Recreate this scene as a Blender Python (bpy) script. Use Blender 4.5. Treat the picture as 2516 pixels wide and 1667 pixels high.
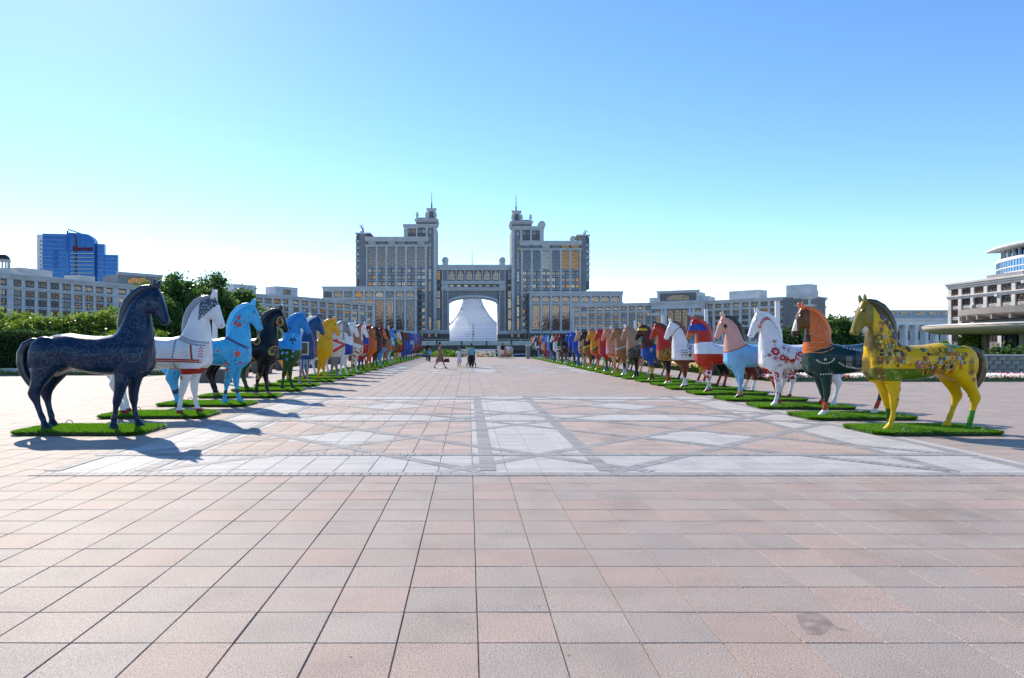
import bpy, bmesh, math, random
import numpy as np
from mathutils import Vector, Matrix
from mathutils.bvhtree import BVHTree

random.seed(7); np.random.seed(7)
for o in list(bpy.data.objects): bpy.data.objects.remove(o)
S = bpy.context.scene
C = S.collection
R = math.radians

# ---------------------------------------------------------------- camera
FPX, VX, HY, EYE = 1710.0, 1151.0, 846.0, 1.6     # focal length, vanishing point and eye height read from the paving joints
cam = bpy.data.cameras.new('camera'); cam_o = bpy.data.objects.new('camera', cam); C.objects.link(cam_o)
cam.sensor_width = 36; cam.lens = FPX/2516*36
cam_o.location = (0, 0, EYE); cam_o.rotation_euler = (R(90), 0, 0)
cam.shift_x = (1258-VX)/2516; cam.shift_y = (HY-833.5)/2516
cam.clip_start = .1; cam.clip_end = 20000
S.camera = cam_o

# ---------------------------------------------------------------- sky, sun, exposure
SUN_EL, SUN_AZ = R(36), R(-32)                    # azimuth from +Y, negative = left
W = bpy.data.worlds.new('World'); S.world = W; W.use_nodes = True
wn = W.node_tree.nodes; wl = W.node_tree.links
bg = wn['Background']
sky = wn.new('ShaderNodeTexSky'); sky.sky_type = 'NISHITA'; sky.sun_disc = False
sky.sun_elevation = SUN_EL; sky.sun_rotation = SUN_AZ
sky.altitude = 1900; sky.air_density = 1.0; sky.dust_density = .42; sky.ozone_density = 1.6
hsv = wn.new('ShaderNodeHueSaturation'); hsv.inputs['Saturation'].default_value = 1.2; hsv.inputs['Hue'].default_value = .502
wl.new(sky.outputs[0], hsv.inputs['Color']); wl.new(hsv.outputs[0], bg.inputs[0]); bg.inputs[1].default_value = .15
sun = bpy.data.lights.new('sun', 'SUN'); sun_o = bpy.data.objects.new('sun', sun); C.objects.link(sun_o)
sun.energy = 3.9; sun.angle = R(.5); sun.color = (1, .89, .74)
sd = Vector((math.sin(SUN_AZ)*math.cos(SUN_EL), math.cos(SUN_AZ)*math.cos(SUN_EL), math.sin(SUN_EL)))
sun_o.rotation_euler = sd.to_track_quat('Z', 'Y').to_euler()
S.view_settings.view_transform = 'Standard'; S.view_settings.look = 'None'
S.view_settings.gamma = 1; S.view_settings.use_curve_mapping = False
S.view_settings.exposure = .66

# ---------------------------------------------------------------- helpers
def lin(h):
    h = h.lstrip('#'); v = [int(h[i:i+2], 16)/255 for i in (0, 2, 4)]
    return tuple((c/12.92 if c <= .04045 else ((c+.055)/1.055)**2.4) for c in v)+(1,)
def tag(o, label=None, cat=None, group=None, kind=None):
    if label: o['label'] = label
    if cat: o['category'] = cat
    if group: o['group'] = group
    if kind: o['kind'] = kind
    return o
def empty(name, loc=(0,0,0), rz=0):
    o = bpy.data.objects.new(name, None); C.objects.link(o); o.empty_display_size = .3
    o.location = loc; o.rotation_euler = (0,0,rz); return o
def link(name, me, parent=None, loc=None, rz=0, mat=None):
    o = bpy.data.objects.new(name, me); C.objects.link(o)
    if parent: o.parent = parent
    if loc is not None: o.location = loc
    if rz: o.rotation_euler = (0,0,rz)
    if mat is not None and o.material_slots:
        o.material_slots[0].link = 'OBJECT'; o.material_slots[0].material = mat
    return o
class MB:
    def __init__(s): s.v=[]; s.f=[]; s.m=[]
    def add(s, vs, fs, m=0):
        b=len(s.v); s.v+= [tuple(v) for v in vs]; s.f+=[tuple(i+b for i in f) for f in fs]; s.m+=[m]*len(fs)
    def box(s, x0,x1,y0,y1,z0,z1,m=0):
        s.add([(x0,y0,z0),(x1,y0,z0),(x1,y1,z0),(x0,y1,z0),(x0,y0,z1),(x1,y0,z1),(x1,y1,z1),(x0,y1,z1)],
              [(3,2,1,0),(4,5,6,7),(0,1,5,4),(1,2,6,5),(2,3,7,6),(3,0,4,7)], m)
    def frustum(s, a, za, b, zb, m=0):   # rectangles a,b = (x0,x1,y0,y1)
        s.add([(a[0],a[2],za),(a[1],a[2],za),(a[1],a[3],za),(a[0],a[3],za),(b[0],b[2],zb),(b[1],b[2],zb),(b[1],b[3],zb),(b[0],b[3],zb)],
              [(3,2,1,0),(4,5,6,7),(0,1,5,4),(1,2,6,5),(2,3,7,6),(3,0,4,7)], m)
    def prism(s, pts, z0, z1, m=0):
        n=len(pts)
        s.add([(p[0],p[1],z0) for p in pts]+[(p[0],p[1],z1) for p in pts],
              [tuple(range(n-1,-1,-1)), tuple(range(n,2*n))]+[(i,(i+1)%n,n+(i+1)%n,n+i) for i in range(n)], m)
    def xzprism(s, pts, y0, y1, m=0):
        n=len(pts)
        s.add([(p[0],y0,p[1]) for p in pts]+[(p[0],y1,p[1]) for p in pts],
              [tuple(range(n)), tuple(range(2*n-1,n-1,-1))]+[((i+1)%n,i,n+i,n+(i+1)%n) for i in range(n)], m)
    def lathe(s, prof, n=24, c=(0,0), m=0, a0=0, a1=2*math.pi):
        full = abs(a1-a0-2*math.pi)<1e-6; k=n if full else n+1
        vs=[(c[0]+r*math.cos(a0+(a1-a0)*i/n), c[1]+r*math.sin(a0+(a1-a0)*i/n), z) for r,z in prof for i in range(k)]
        fs=[(j*k+i, j*k+(i+1)%k, (j+1)*k+(i+1)%k, (j+1)*k+i) for j in range(len(prof)-1) for i in range(n)]
        if full:
            fs.append(tuple(range(k-1,-1,-1))); fs.append(tuple((len(prof)-1)*k+i for i in range(k)))
        s.add(vs, fs, m)
    def tube(s, pts, rads, n=8, m=0, cap=True):
        pts=[Vector(p) for p in pts]; N=len(pts); rings=[]
        for i,p in enumerate(pts):
            t=(pts[min(i+1,N-1)]-pts[max(i-1,0)]).normalized()
            u=t.cross(Vector((0,1,0)) if abs(t.y)<.9 else Vector((1,0,0))).normalized(); w=t.cross(u)
            r=rads[i] if hasattr(rads,'__len__') else rads
            ra,rb = r if hasattr(r,'__len__') else (r,r)
            rings.append([p+u*ra*math.cos(2*math.pi*k/n)+w*rb*math.sin(2*math.pi*k/n) for k in range(n)])
        vs=[v for r in rings for v in r]
        fs=[(j*n+i,(j+1)*n+i,(j+1)*n+(i+1)%n,j*n+(i+1)%n) for j in range(N-1) for i in range(n)]
        if cap: fs+= [tuple(range(n)), tuple(range(N*n-1,(N-1)*n-1,-1))]
        s.add(vs, fs, m)
    def ball(s, c, r, n=10, k=7, m=0):
        rx,ry,rz = r if hasattr(r,'__len__') else (r,r,r)
        vs=[(c[0],c[1],c[2]-rz)]
        for j in range(1,k):
            a=-math.pi/2+math.pi*j/k
            vs+=[(c[0]+rx*math.cos(a)*math.cos(2*math.pi*i/n), c[1]+ry*math.cos(a)*math.sin(2*math.pi*i/n), c[2]+rz*math.sin(a)) for i in range(n)]
        vs.append((c[0],c[1],c[2]+rz)); L=len(vs)-1
        fs=[(0,1+(i+1)%n,1+i) for i in range(n)]
        fs+=[(1+j*n+i,1+j*n+(i+1)%n,1+(j+1)*n+(i+1)%n,1+(j+1)*n+i) for j in range(k-2) for i in range(n)]
        fs+=[(L,1+(k-2)*n+i,1+(k-2)*n+(i+1)%n) for i in range(n)]
        s.add(vs,fs,m)
    def mesh(s, name, mats, smooth=False):
        me=bpy.data.meshes.new(name); me.from_pydata(s.v,[],s.f)
        for m in (mats if isinstance(mats,(list,tuple)) else [mats]): me.materials.append(m)
        me.polygons.foreach_set('material_index', s.m)
        if smooth: me.polygons.foreach_set('use_smooth',[True]*len(s.f))
        me.update(); return me
    def obj(s, name, mats, parent=None, loc=None, smooth=False, rz=0):
        return link(name, s.mesh(name, mats, smooth), parent, loc, rz)

def newmat(name):
    m=bpy.data.materials.new(name); m.use_nodes=True
    nt=m.node_tree; return m, nt, nt.nodes['Principled BSDF']
def nd(nt, typ, **kw):
    n=nt.nodes.new(typ)
    for k,v in kw.items(): setattr(n,k,v)
    return n
def mixcol(nt, fac, a, b, mode='MIX'):
    n=nd(nt,'ShaderNodeMix',data_type='RGBA',blend_type=mode)
    for sock,val in ((n.inputs[0],fac),(n.inputs[6],a),(n.inputs[7],b)):
        if hasattr(val,'is_linked') or hasattr(val,'links'): nt.links.new(val,sock)
        else: sock.default_value=val
    return n.outputs[2]
def noise(nt, scale, detail=3, coord='Object', rough=.55):
    tc=nd(nt,'ShaderNodeTexCoord'); n=nd(nt,'ShaderNodeTexNoise')
    n.inputs['Scale'].default_value=scale; n.inputs['Detail'].default_value=detail; n.inputs['Roughness'].default_value=rough
    nt.links.new(tc.outputs[coord],n.inputs['Vector']); return n.outputs['Fac']
def ramp(nt, fac, stops, interp='LINEAR'):
    r=nd(nt,'ShaderNodeValToRGB'); r.color_ramp.interpolation=interp; e=r.color_ramp.elements
    while len(e)<len(stops): e.new(.5)
    for i,(p,c) in enumerate(stops): e[i].position=p; e[i].color=c
    nt.links.new(fac,r.inputs[0]); return r.outputs[0]
def simple(name, col, rough=.6, metal=0, var=.12, scale=3.0, bump=0, spec=.5, coat=0):
    m,nt,p=newmat(name)
    col=lin(col) if isinstance(col,str) else tuple(col)+((1,) if len(col)==3 else ())
    d=tuple(c*(1-var) for c in col[:3])+(1,); u=tuple(min(1,c*(1+var)) for c in col[:3])+(1,)
    f=noise(nt,scale,4)
    nt.links.new(ramp(nt,f,[(.3,d),(.7,u)]),p.inputs['Base Color'])
    p.inputs['Roughness'].default_value=rough; p.inputs['Metallic'].default_value=metal
    p.inputs['Specular IOR Level'].default_value=spec
    if coat: p.inputs['Coat Weight'].default_value=coat; p.inputs['Coat Roughness'].default_value=.08
    if bump:
        b=nd(nt,'ShaderNodeBump'); b.inputs['Strength'].default_value=bump; b.inputs['Distance'].default_value=.02
        nt.links.new(noise(nt,scale*6,4),b.inputs['Height']); nt.links.new(b.outputs[0],p.inputs['Normal'])
    return m
def G(px, py, z=0.0):                  # photo pixel -> point on the level z
    Y=(EYE-z)*FPX/(py-HY); return Vector(((px-VX)/FPX*Y, Y, z))
def PD(px, py, D):                     # photo pixel -> point at distance D
    return Vector(((px-VX)/FPX*D, D, EYE+(HY-py)/FPX*D))
# ================================================================ GROUND
TW, TD, X0, Y0 = .4365, .428, .0526, 3.726
LOW = -4.0
def stone_mat(name, attr=True, col=(.4,.36,.33), spk=.32, rough=.66):
    m,nt,p=newmat(name)
    if attr:
        a=nd(nt,'ShaderNodeVertexColor'); a.layer_name='tint'; base=a.outputs[0]
    else: base=tuple(col)+(1,)
    tc=nd(nt,'ShaderNodeTexCoord')
    def nz(scale,detail):
        n=nd(nt,'ShaderNodeTexNoise'); n.inputs['Scale'].default_value=scale; n.inputs['Detail'].default_value=detail
        nt.links.new(tc.outputs['Object'],n.inputs['Vector']); return n.outputs['Fac']
    g=ramp(nt,nz(150,2),[(.30,(1-spk*2.2,)*3+(1,)),(.5,(1,1,1,1)),(.72,(1+spk*1.6,)*3+(1,))])
    b=ramp(nt,nz(2.1,5),[(.25,(.86,.86,.87,1)),(.5,(1,1,1,1)),(.8,(1.07,1.05,1.03,1))])
    st=ramp(nt,nz(.55,6),[(.28,(.78,.77,.76,1)),(.40,(1,1,1,1))])
    c=mixcol(nt,1,base,g,'MULTIPLY'); c=mixcol(nt,1,c,b,'MULTIPLY'); c=mixcol(nt,.8,c,st,'MULTIPLY')
    vo=nd(nt,'ShaderNodeTexVoronoi'); vo.inputs['Scale'].default_value=2.6; nt.links.new(tc.outputs['Object'],vo.inputs['Vector'])
    c=mixcol(nt,1,c,ramp(nt,vo.outputs['Distance'],[(.022,(.45,.43,.42,1)),(.034,(1,1,1,1))]),'MULTIPLY')
    ws=nd(nt,'ShaderNodeTexNoise'); ws.inputs['Scale'].default_value=1.3; ws.inputs['Detail'].default_value=6; mpw=nd(nt,'ShaderNodeMapping'); mpw.inputs['Scale'].default_value=(.25,2.2,1); mpw.inputs['Rotation'].default_value=(0,0,.5); nt.links.new(tc.outputs['Object'],mpw.inputs['Vector']); nt.links.new(mpw.outputs[0],ws.inputs['Vector'])
    c=mixcol(nt,.3,c,ramp(nt,ws.outputs['Fac'],[(.3,(.84,.83,.82,1)),(.46,(1,1,1,1)),(.68,(1.06,1.06,1.05,1))]),'MULTIPLY')
    nt.links.new(c,p.inputs['Base Color'])
    nt.links.new(ramp(nt,nz(40,3),[(.3,(rough-.03,)*3+(1,)),(.7,(rough+.05,)*3+(1,))]),p.inputs['Roughness'])
    p.inputs['Specular IOR Level'].default_value=.24
    bp=nd(nt,'ShaderNodeBump'); bp.inputs['Strength'].default_value=.05; bp.inputs['Distance'].default_value=.004
    nt.links.new(nz(160,2),bp.inputs['Height']); nt.links.new(bp.outputs[0],p.inputs['Normal'])
    return m
M_slab=stone_mat('granite_slab')
M_joint=simple('joint_mortar',(.27,.245,.22),.95,var=.25,scale=2)
M_plaza=stone_mat('plaza_stone',False,(.40,.36,.335))
M_ground=simple('low_ground',(.16,.16,.14),.95,var=.3,scale=.02)

gb=MB(); gb.add([(-6000,-3000,LOW),(6000,-3000,LOW),(6000,12000,LOW),(-6000,12000,LOW)],[(0,1,2,3)])
tag(gb.obj('ground',M_ground),kind='structure')
PX0,PX1,PY0,PY1=-90,100,-40,86
pb=MB(); pb.box(PX0,PX1,PY0,PY1,LOW+.004,-.0105)
plaza=tag(pb.obj('plaza_pavement',[M_joint]),kind='structure')

# the two ornamental carpets: lattice of grey bands round light and pink fields
CX=.99
def make_pattern(yb): return dict(x0=-5.35,x1=7.3,y0=yb,y1=yb+13.1,cy=yb+6.54)
PATS=[make_pattern(8.434),make_pattern(38.5)]
XB=[(-5.35,-5.14),(-4.21,-4.0),(.14,.354),(1.637,1.85),(5.95,6.16),(7.09,7.3)]
YB=[(0,.216),(1.516,1.74),(5.95,6.16),(7.44,7.65),(11.6,11.81),(12.88,13.1)]
rng=random.Random(3)
def col_field(x,y):
    for P in PATS:
        if P['x0']<=x<=P['x1'] and P['y0']<=y<=P['y1']:
            u,v=x-CX,y-P['cy']; au,av=abs(u),abs(v)
            k=.94+.12*rng.random()
            light=(.49*k,.475*k,.455*k)
            if au<.86 or au>5.05 or av<.64 or av>4.8: return light
            s,d=au+av,au-av
            if abs(s-6.05)<1.1 and abs(d+.1)<1.1: return light
            k2=.9+.18*rng.random(); return (.45*k2,.355*k2,.30*k2)
    t=rng.random(); k=.93+.10*rng.random()
    if t<.25: c=(.42,.325,.275)
    elif t<.65: c=(.40,.33,.283)
    else: c=(.385,.33,.29)
    return tuple(q*k for q in c)
def visible(x,y,mar=1.0):
    if y<.6: return False
    return -.70*y-mar<x<.83*y+mar
slabs=[]; jx=random.Random(5)
ny=int((85.6-2.4)/TD)
for j in range(-7,ny):
    y=Y0+TD*j
    if y+TD>PY1-.1: break
    i0=int((-.70*y-4.5-X0)/TW); i1=int((.83*y+4.5-X0)/TW)
    if y>34: i0=max(i0,int((-16-X0)/TW))
    if y>29: i1=min(i1,int((17-X0)/TW))
    for i in range(i0,i1+1):
        x=X0+TW*i
        if not visible(x+TW/2,y+TD/2,4.0): continue
        slabs.append((x,y,x+TW,y+TD,col_field(x+TW/2,y+TD/2)))
def slab_geo(x0,y0,x1,y1,g=.0026,ch=.0034,zb=-.0095):
    z=[jx.uniform(-.0014,.0014) for _ in range(4)]
    sh=jx.uniform(-.0012,.0012)
    a=[(x0+g+sh,y0+g,zb),(x1-g+sh,y0+g,zb),(x1-g+sh,y1-g,zb),(x0+g+sh,y1-g,zb)]
    q=g+ch; m=g+.001
    b=[(x0+m+sh,y0+m,-.0045),(x1-m+sh,y0+m,-.0045),(x1-m+sh,y1-m,-.0045),(x0+m+sh,y1-m,-.0045)]
    t=[(x0+q+sh,y0+q,z[0]),(x1-q+sh,y0+q,z[1]),(x1-q+sh,y1-q,z[2]),(x0+q+sh,y1-q,z[3])]
    f=[(8,9,10,11)]+[(k,(k+1)%4,4+(k+1)%4,4+k) for k in range(4)]+[(4+k,4+(k+1)%4,8+(k+1)%4,8+k) for k in range(4)]
    return a+b+t,f
def tinted(name, parts, parent, mat, loc=None):
    vs=[];fs=[];cs=[]
    for v,f,c in parts:
        b=len(vs); vs+=v; fs+=[tuple(i+b for i in q) for q in f]; cs+=[tuple(c)+(1,)]*len(v)
    me=bpy.data.meshes.new(name); me.from_pydata(vs,[],fs)
    at=me.color_attributes.new('tint','FLOAT_COLOR','POINT'); at.data.foreach_set('color',np.array(cs,dtype=np.float32).ravel())
    me.materials.append(mat); me.update()
    return link(name,me,parent,loc)
slabs.sort(key=lambda s:s[1]**2+ (s[0]*.6)**2)
def inframe(s):
    cx,cy=(s[0]+s[2])/2,(s[1]+s[3])/2
    return cy>3.25 and -.69*cy<cx<.81*cy
near=[s for s in slabs if inframe(s)][:300]; ns=set(id(s) for s in near)
for s in near:
    v,f=slab_geo(*s[:4]); tinted('paving_slab',[(v,f,s[4])],plaza,M_slab)
rest=[s for s in slabs if id(s) not in ns]
tag(tinted('paving_slabs',[slab_geo(*s[:4])+(s[4],) for s in rest],plaza,M_slab),kind='stuff')
# grey band pavers
pav=[]
def paver(c,ux,uy,hl,hw,z):
    cx,cy=c
    if not visible(cx,cy,3): return
    k=.85+.25*jx.random(); col=(.335*k,.325*k,.315*k); g=.003
    P=lambda a,b,zz:(cx+ux*a-uy*b,cy+uy*a+ux*b,zz)
    z+=jx.uniform(-.0006,.0006); hl-=g; hw-=g
    v=[P(-hl,-hw,-.004),P(hl,-hw,-.004),P(hl,hw,-.004),P(-hl,hw,-.004),P(-hl+.002,-hw+.002,z),P(hl-.002,-hw+.002,z),P(hl-.002,hw-.002,z),P(-hl+.002,hw-.002,z)]
    pav.append((v,[(4,5,6,7)]+[(k_,(k_+1)%4,4+(k_+1)%4,4+k_) for k_ in range(4)],col,cy+abs(cx)*.4))
STEP=.1091
for P in PATS:
    for (a,b) in YB:
        x=P['x0']
        while x<P['x1']-.01:
            paver((x+STEP/2,P['y0']+(a+b)/2),1,0,STEP/2,(b-a)/2,.0075); x+=STEP
    for (a,b) in XB:
        y=P['y0']+.22
        while y<P['y1']-.22:
            if not any(P['y0']+q[0]-.06<y+STEP/2<P['y0']+q[1]+.06 for q in YB): paver(((a+b)/2,y+STEP/2),0,1,STEP/2,(b-a)/2,.0075)
            y+=STEP
    r=math.sqrt(.5)
    for k,off in enumerate((-7.1,-4.95,-1.15,1.15,4.95,7.1)):
        t=-9
        while t<9:
            # Y-X = off
            u=t*r-off/2; v=t*r+off/2
            if P['x0']+.15<u+CX<P['x1']-.15 and .28<v+6.54<12.82: paver((u+CX,v+P['cy']),r,r,STEP,.1,.0035)
            u=t*r+off/2; v=-t*r+off/2
            if P['x0']+.15<u+CX<P['x1']-.15 and .28<v+6.54<12.82: paver((u+CX,v+P['cy']),r,-r,STEP/2,.1,.0055)
            t+=STEP
pav.sort(key=lambda p:p[3])
for p in pav[:280]: tinted('band_paver',[p[:3]],plaza,M_slab)
tag(tinted('band_pavers',[p[:3] for p in pav[280:]],plaza,M_slab),kind='stuff')
# plain flags behind the horse rows where single slabs cannot be told apart
for nm,(x0,x1,y0,y1) in {'side_paving':(17.2,99,-39,29.2),'side_paving.001':(-89,-16.2,-39,35.2),'back_paving':(-20,90,-39,.6)}.items():
    b=MB(); b.add([(x0,y0,-.006),(x1,y0,-.006),(x1,y1,-.006),(x0,y1,-.006)],[(0,1,2,3)])
    b.obj(nm.split('.')[0],M_plaza,plaza)

# damp stain on one slab
m,nt,p=newmat('damp_stain'); p.inputs['Base Color'].default_value=(.22,.18,.16,1); p.inputs['Roughness'].default_value=.5
tr=nd(nt,'ShaderNodeBsdfTransparent'); mx=nd(nt,'ShaderNodeMixShader'); nt.links.new(ramp(nt,noise(nt,9,4),[(.35,(.0,)*3+(1,)),(.65,(.42,)*3+(1,))]),mx.inputs[0])
nt.links.new(tr.outputs[0],mx.inputs[1]); nt.links.new(p.outputs[0],mx.inputs[2]); nt.links.new(mx.outputs[0],nt.nodes['Material Output'].inputs[0])
b=MB(); pts=[G(x,y) for x,y in ((1955,1512),(1985,1503),(2015,1509),(2038,1524),(2050,1538),(2092,1552),(2040,1548),(2018,1562),(1985,1560),(1966,1540))]
b.add([(q.x,q.y,.0032) for q in pts],[tuple(range(len(pts)-1,-1,-1))]); b.obj('damp_stain',m,plaza)
# ================================================================ BUILDINGS
def facing(name, base, panel=(3.2,1.1), rough=.7, var=.06):
    m,nt,p=newmat(name); tc=nd(nt,'ShaderNodeTexCoord')
    base=lin(base)[:3] if isinstance(base,str) else base
    br=nd(nt,'ShaderNodeTexBrick'); br.offset=0; br.inputs['Scale'].default_value=1
    br.inputs['Brick Width'].default_value=panel[0]; br.inputs['Row Height'].default_value=panel[1]; br.inputs['Mortar Size'].default_value=.02
    br.inputs['Color1'].default_value=tuple(c*(1+var) for c in base)+(1,); br.inputs['Color2'].default_value=tuple(c*(1-var) for c in base)+(1,)
    br.inputs['Mortar'].default_value=tuple(c*.6 for c in base)+(1,)
    sx=nd(nt,'ShaderNodeSeparateXYZ'); cb=nd(nt,'ShaderNodeCombineXYZ'); ad=nd(nt,'ShaderNodeMath',operation='ADD')
    nt.links.new(tc.outputs['Object'],sx.inputs[0]); nt.links.new(sx.outputs[0],ad.inputs[0]); nt.links.new(sx.outputs[1],ad.inputs[1])
    nt.links.new(ad.outputs[0],cb.inputs[0]); nt.links.new(sx.outputs[2],cb.inputs[1]); nt.links.new(cb.outputs[0],br.inputs['Vector'])
    n=nd(nt,'ShaderNodeTexNoise'); n.inputs['Scale'].default_value=.25; n.inputs['Detail'].default_value=5; nt.links.new(tc.outputs['Object'],n.inputs['Vector'])
    c=mixcol(nt,1,br.outputs['Color'],ramp(nt,n.outputs['Fac'],[(.3,(.88,.88,.88,1)),(.65,(1.04,1.04,1.04,1))]),'MULTIPLY')
    nt.links.new(c,p.inputs['Base Color']); p.inputs['Roughness'].default_value=rough
    return m
def glassmat(name, col, rough=.06, metal=.85, bump=.35, scale=.5):
    m,nt,p=newmat(name)
    col=lin(col) if isinstance(col,str) else tuple(col)+(1,)
    f=noise(nt,.9,2); p.inputs['Metallic'].default_value=metal; p.inputs['Roughness'].default_value=rough
    nt.links.new(ramp(nt,f,[(.35,tuple(c*.8 for c in col[:3])+(1,)),(.65,tuple(min(1,c*1.15) for c in col[:3])+(1,))]),p.inputs['Base Color'])
    b=nd(nt,'ShaderNodeBump'); b.inputs['Strength'].default_value=bump; b.inputs['Distance'].default_value=.3
    nt.links.new(noise(nt,scale,2),b.inputs['Height']); nt.links.new(b.outputs[0],p.inputs['Normal'])
    return m
M_st=facing('pale_stone',(.62,.62,.63)); M_dk=facing('grey_cladding',(.175,.175,.18)); M_md=facing('mid_grey_cladding',(.27,.27,.275))
M_be=facing('beige_stone',(.60,.565,.53)); M_br=facing('brown_cladding',(.20,.16,.14)); M_wh=facing('white_render',(.84,.84,.83))
M_base=simple('dark_granite',(.055,.06,.07),.4,var=.2,scale=.4)
M_mul=simple('bronze_mullion',(.10,.085,.075),.5,var=.1)
M_wf=simple('pale_frame',(.6,.6,.6),.5,var=.05)
GL=dict(tan=glassmat('bronze_glass',(.22,.155,.13)), pale=glassmat('pale_bronze_glass',(.31,.235,.20)), dark=glassmat('dark_glass',(.12,.11,.12)),
        amber=glassmat('amber_reflection_glass',(.36,.155,.06)), blind=simple('window_blind',(.42,.37,.32),.6,var=.1,scale=1), blue=glassmat('blue_glass',(.03,.095,.24),bump=.12),  # amber and dark tints paint in what the windows reflect
        brown=glassmat('brown_glass',(.22,.13,.09)))
wrng=random.Random(11)
def pick(mix):
    t=wrng.random()*sum(w for _,w in mix)
    for k,w in mix:
        t-=w
        if t<=0: return GL[k]
    return GL[mix[0][0]]
MIX=[('tan',6),('pale',3),('dark',1.4),('blind',1),('amber',.5)]
_wc={}
def window_mesh(w,h,nc,nr,arch=False,bar=.10):
    key=(round(w,2),round(h,2),nc,nr,arch)
    if key in _wc: return _wc[key]
    b=MB()
    if arch:
        pts=[(-w/2,0),(w/2,0)]; hh=h*.45
        for k in range(9): a=math.pi*k/8; pts.append((w/2*math.cos(a), h-hh+hh*math.sin(a)))
        b.add([(x,-.04,z) for x,z in pts],[tuple(range(len(pts)))],0)
        for i in range(len(pts)-1):
            if i==0: continue
            (x0,z0),(x1,z1)=pts[i],pts[(i+1)%len(pts)]
            if i==1: continue
            b.tube([(x0,-.06,z0),(x1,-.06,z1)],bar*.8,4,1)
        for k in range(1,nc):
            x=-w/2+w*k/nc; t=abs(x)/(w/2); zt=h-hh+hh*math.sqrt(max(0,1-t*t)); b.box(x-bar/2,x+bar/2,-.1,-.03,0,zt,1)
        b.box(-w/2,w/2,-.11,-.03,-.02,bar,1)
    else:
        b.add([(-w/2,-.04,0),(w/2,-.04,0),(w/2,-.04,h),(-w/2,-.04,h)],[(0,1,2,3)],0)
        for k in range(nc+1):
            x=-w/2+w*k/nc; b.box(x-bar/2,x+bar/2,-.12,-.03,-bar/2,h+bar/2,1)
        for k in range(nr+1):
            z=h*k/nr; b.box(-w/2-bar/2,w/2+bar/2,-.11,-.03,z-bar/2,z+bar/2,1)
    me=b.mesh('window',[GL['tan'],M_mul]); _wc[key]=me; return me
def window(par,x,z,w,h,nc=2,nr=1,arch=False,y=0,mat=None,name='window'):
    return link(name,window_mesh(w,h,nc,nr,arch),par,(x,y,z),0,mat or pick(MIX))
def part(par,name,mat,*boxes):
    b=MB()
    for q in boxes: b.box(*q)
    return b.obj(name,mat,par)
_pc={}
def shared_box(par,name,mat,w,d,h,loc):
    key=(name,mat.name,round(w,2),round(d,2),round(h,2))
    if key not in _pc:
        b=MB(); b.box(-w/2,w/2,-d,0,0,h); _pc[key]=b.mesh(name,mat)
    return link(name,_pc[key],par,loc)
def spandrel(par,x,z,w,h,mat,inner,y=0):
    key=('sp',round(w,2),round(h,2),mat.name)
    if key not in _pc:
        b=MB(); b.box(-w/2,w/2,-.14,0,0,h,0); b.box(-w*.3,w*.3,-.17,-.1,h*.32,h*.68,1); _pc[key]=b.mesh('spandrel_panel',[mat,inner])
    return link('spandrel_panel',_pc[key],par,(x,y,z))
def cornice(par,L,z0,z1,out,mat,x0=0,y=0,steps=3,ends=.4):
    b=MB()
    for k in range(steps):
        a=z0+(z1-z0)*k/steps; c=z0+(z1-z0)*(k+1)/steps; o=out*(k+1)/steps
        b.box(x0-ends*(k+1)/steps,x0+L+ends*(k+1)/steps,y-o,y+.5,a,c-.002)
    return b.obj('cornice',mat,par)

def wing(p0,p1,label,n,top=24.,depth=16,mats=(M_st,M_dk),mix=MIX,ground=LOW,rows=((17.1,18.7),(14.2,15.8),(11.2,12.7)),attic=(20.3,21.9),low_rows=True,name='office_wing',cat='building',group=None,wfrac=.66):
    p0=Vector(p0); p1=Vector(p1); d=p1-p0; L=d.length; rz=math.atan2(d.y,d.x)
    e=empty(name,(p0.x,p0.y,ground),rz); tag(e,label,cat,group)
    g=ground; st,dk=mats; bw=L/n
    part(e,'wall',dk,(0,L,.35,depth,0,top-g-.6))
    part(e,'roof_parapet',st,(.1,L-.1,.5,depth-.2,top-g-.6,top-g-.05))
    cornice(e,L,top-g-1.7,top-g,1.1,st)
    part(e,'frieze',st,(0,L,-.05,.4,attic[1]-g+.25,top-g-1.7))
    cornice(e,L,attic[0]-g-1.5,attic[0]-g-.4,.7,st)
    part(e,'plinth_band',st,(0,L,-.25,.4,rows[-1][0]-g-1.0,rows[-1][0]-g-.3))
    for i in range(n+1):
        pw=bw*.26
        x=min(max(i*bw,pw/2),L-pw/2)
        shared_box(e,'pilaster',st,pw,.5,attic[0]-1.5-(rows[-1][0]-.3),(x,.34,rows[-1][0]-.3-g))
        shared_box(e,'pilaster',st,pw,.42,attic[1]+.25-(attic[0]-.4),(x,.34,attic[0]-.4-g))
        shared_box(e,'pilaster',st,pw,.3,rows[-1][0]-1.0-g,(x,.34,0))
    for i in range(n):
        x=(i+.5)*bw; w=bw*wfrac
        window(e,x,attic[0]-g,w,attic[1]-attic[0],3,1,True,.3,pick(mix))
        for k,(a,b) in enumerate(rows):
            window(e,x,a-g,w,b-a,3,1,False,.3,pick(mix))
            if k: spandrel(e,x,b-g+.35,w,rows[k-1][0]-b-.7,st,dk,.33)
        if low_rows:
            window(e,x,rows[-1][0]-g-4.6,w,2.4,3,1,False,.3,pick(mix))
    return e,L,rz

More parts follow.
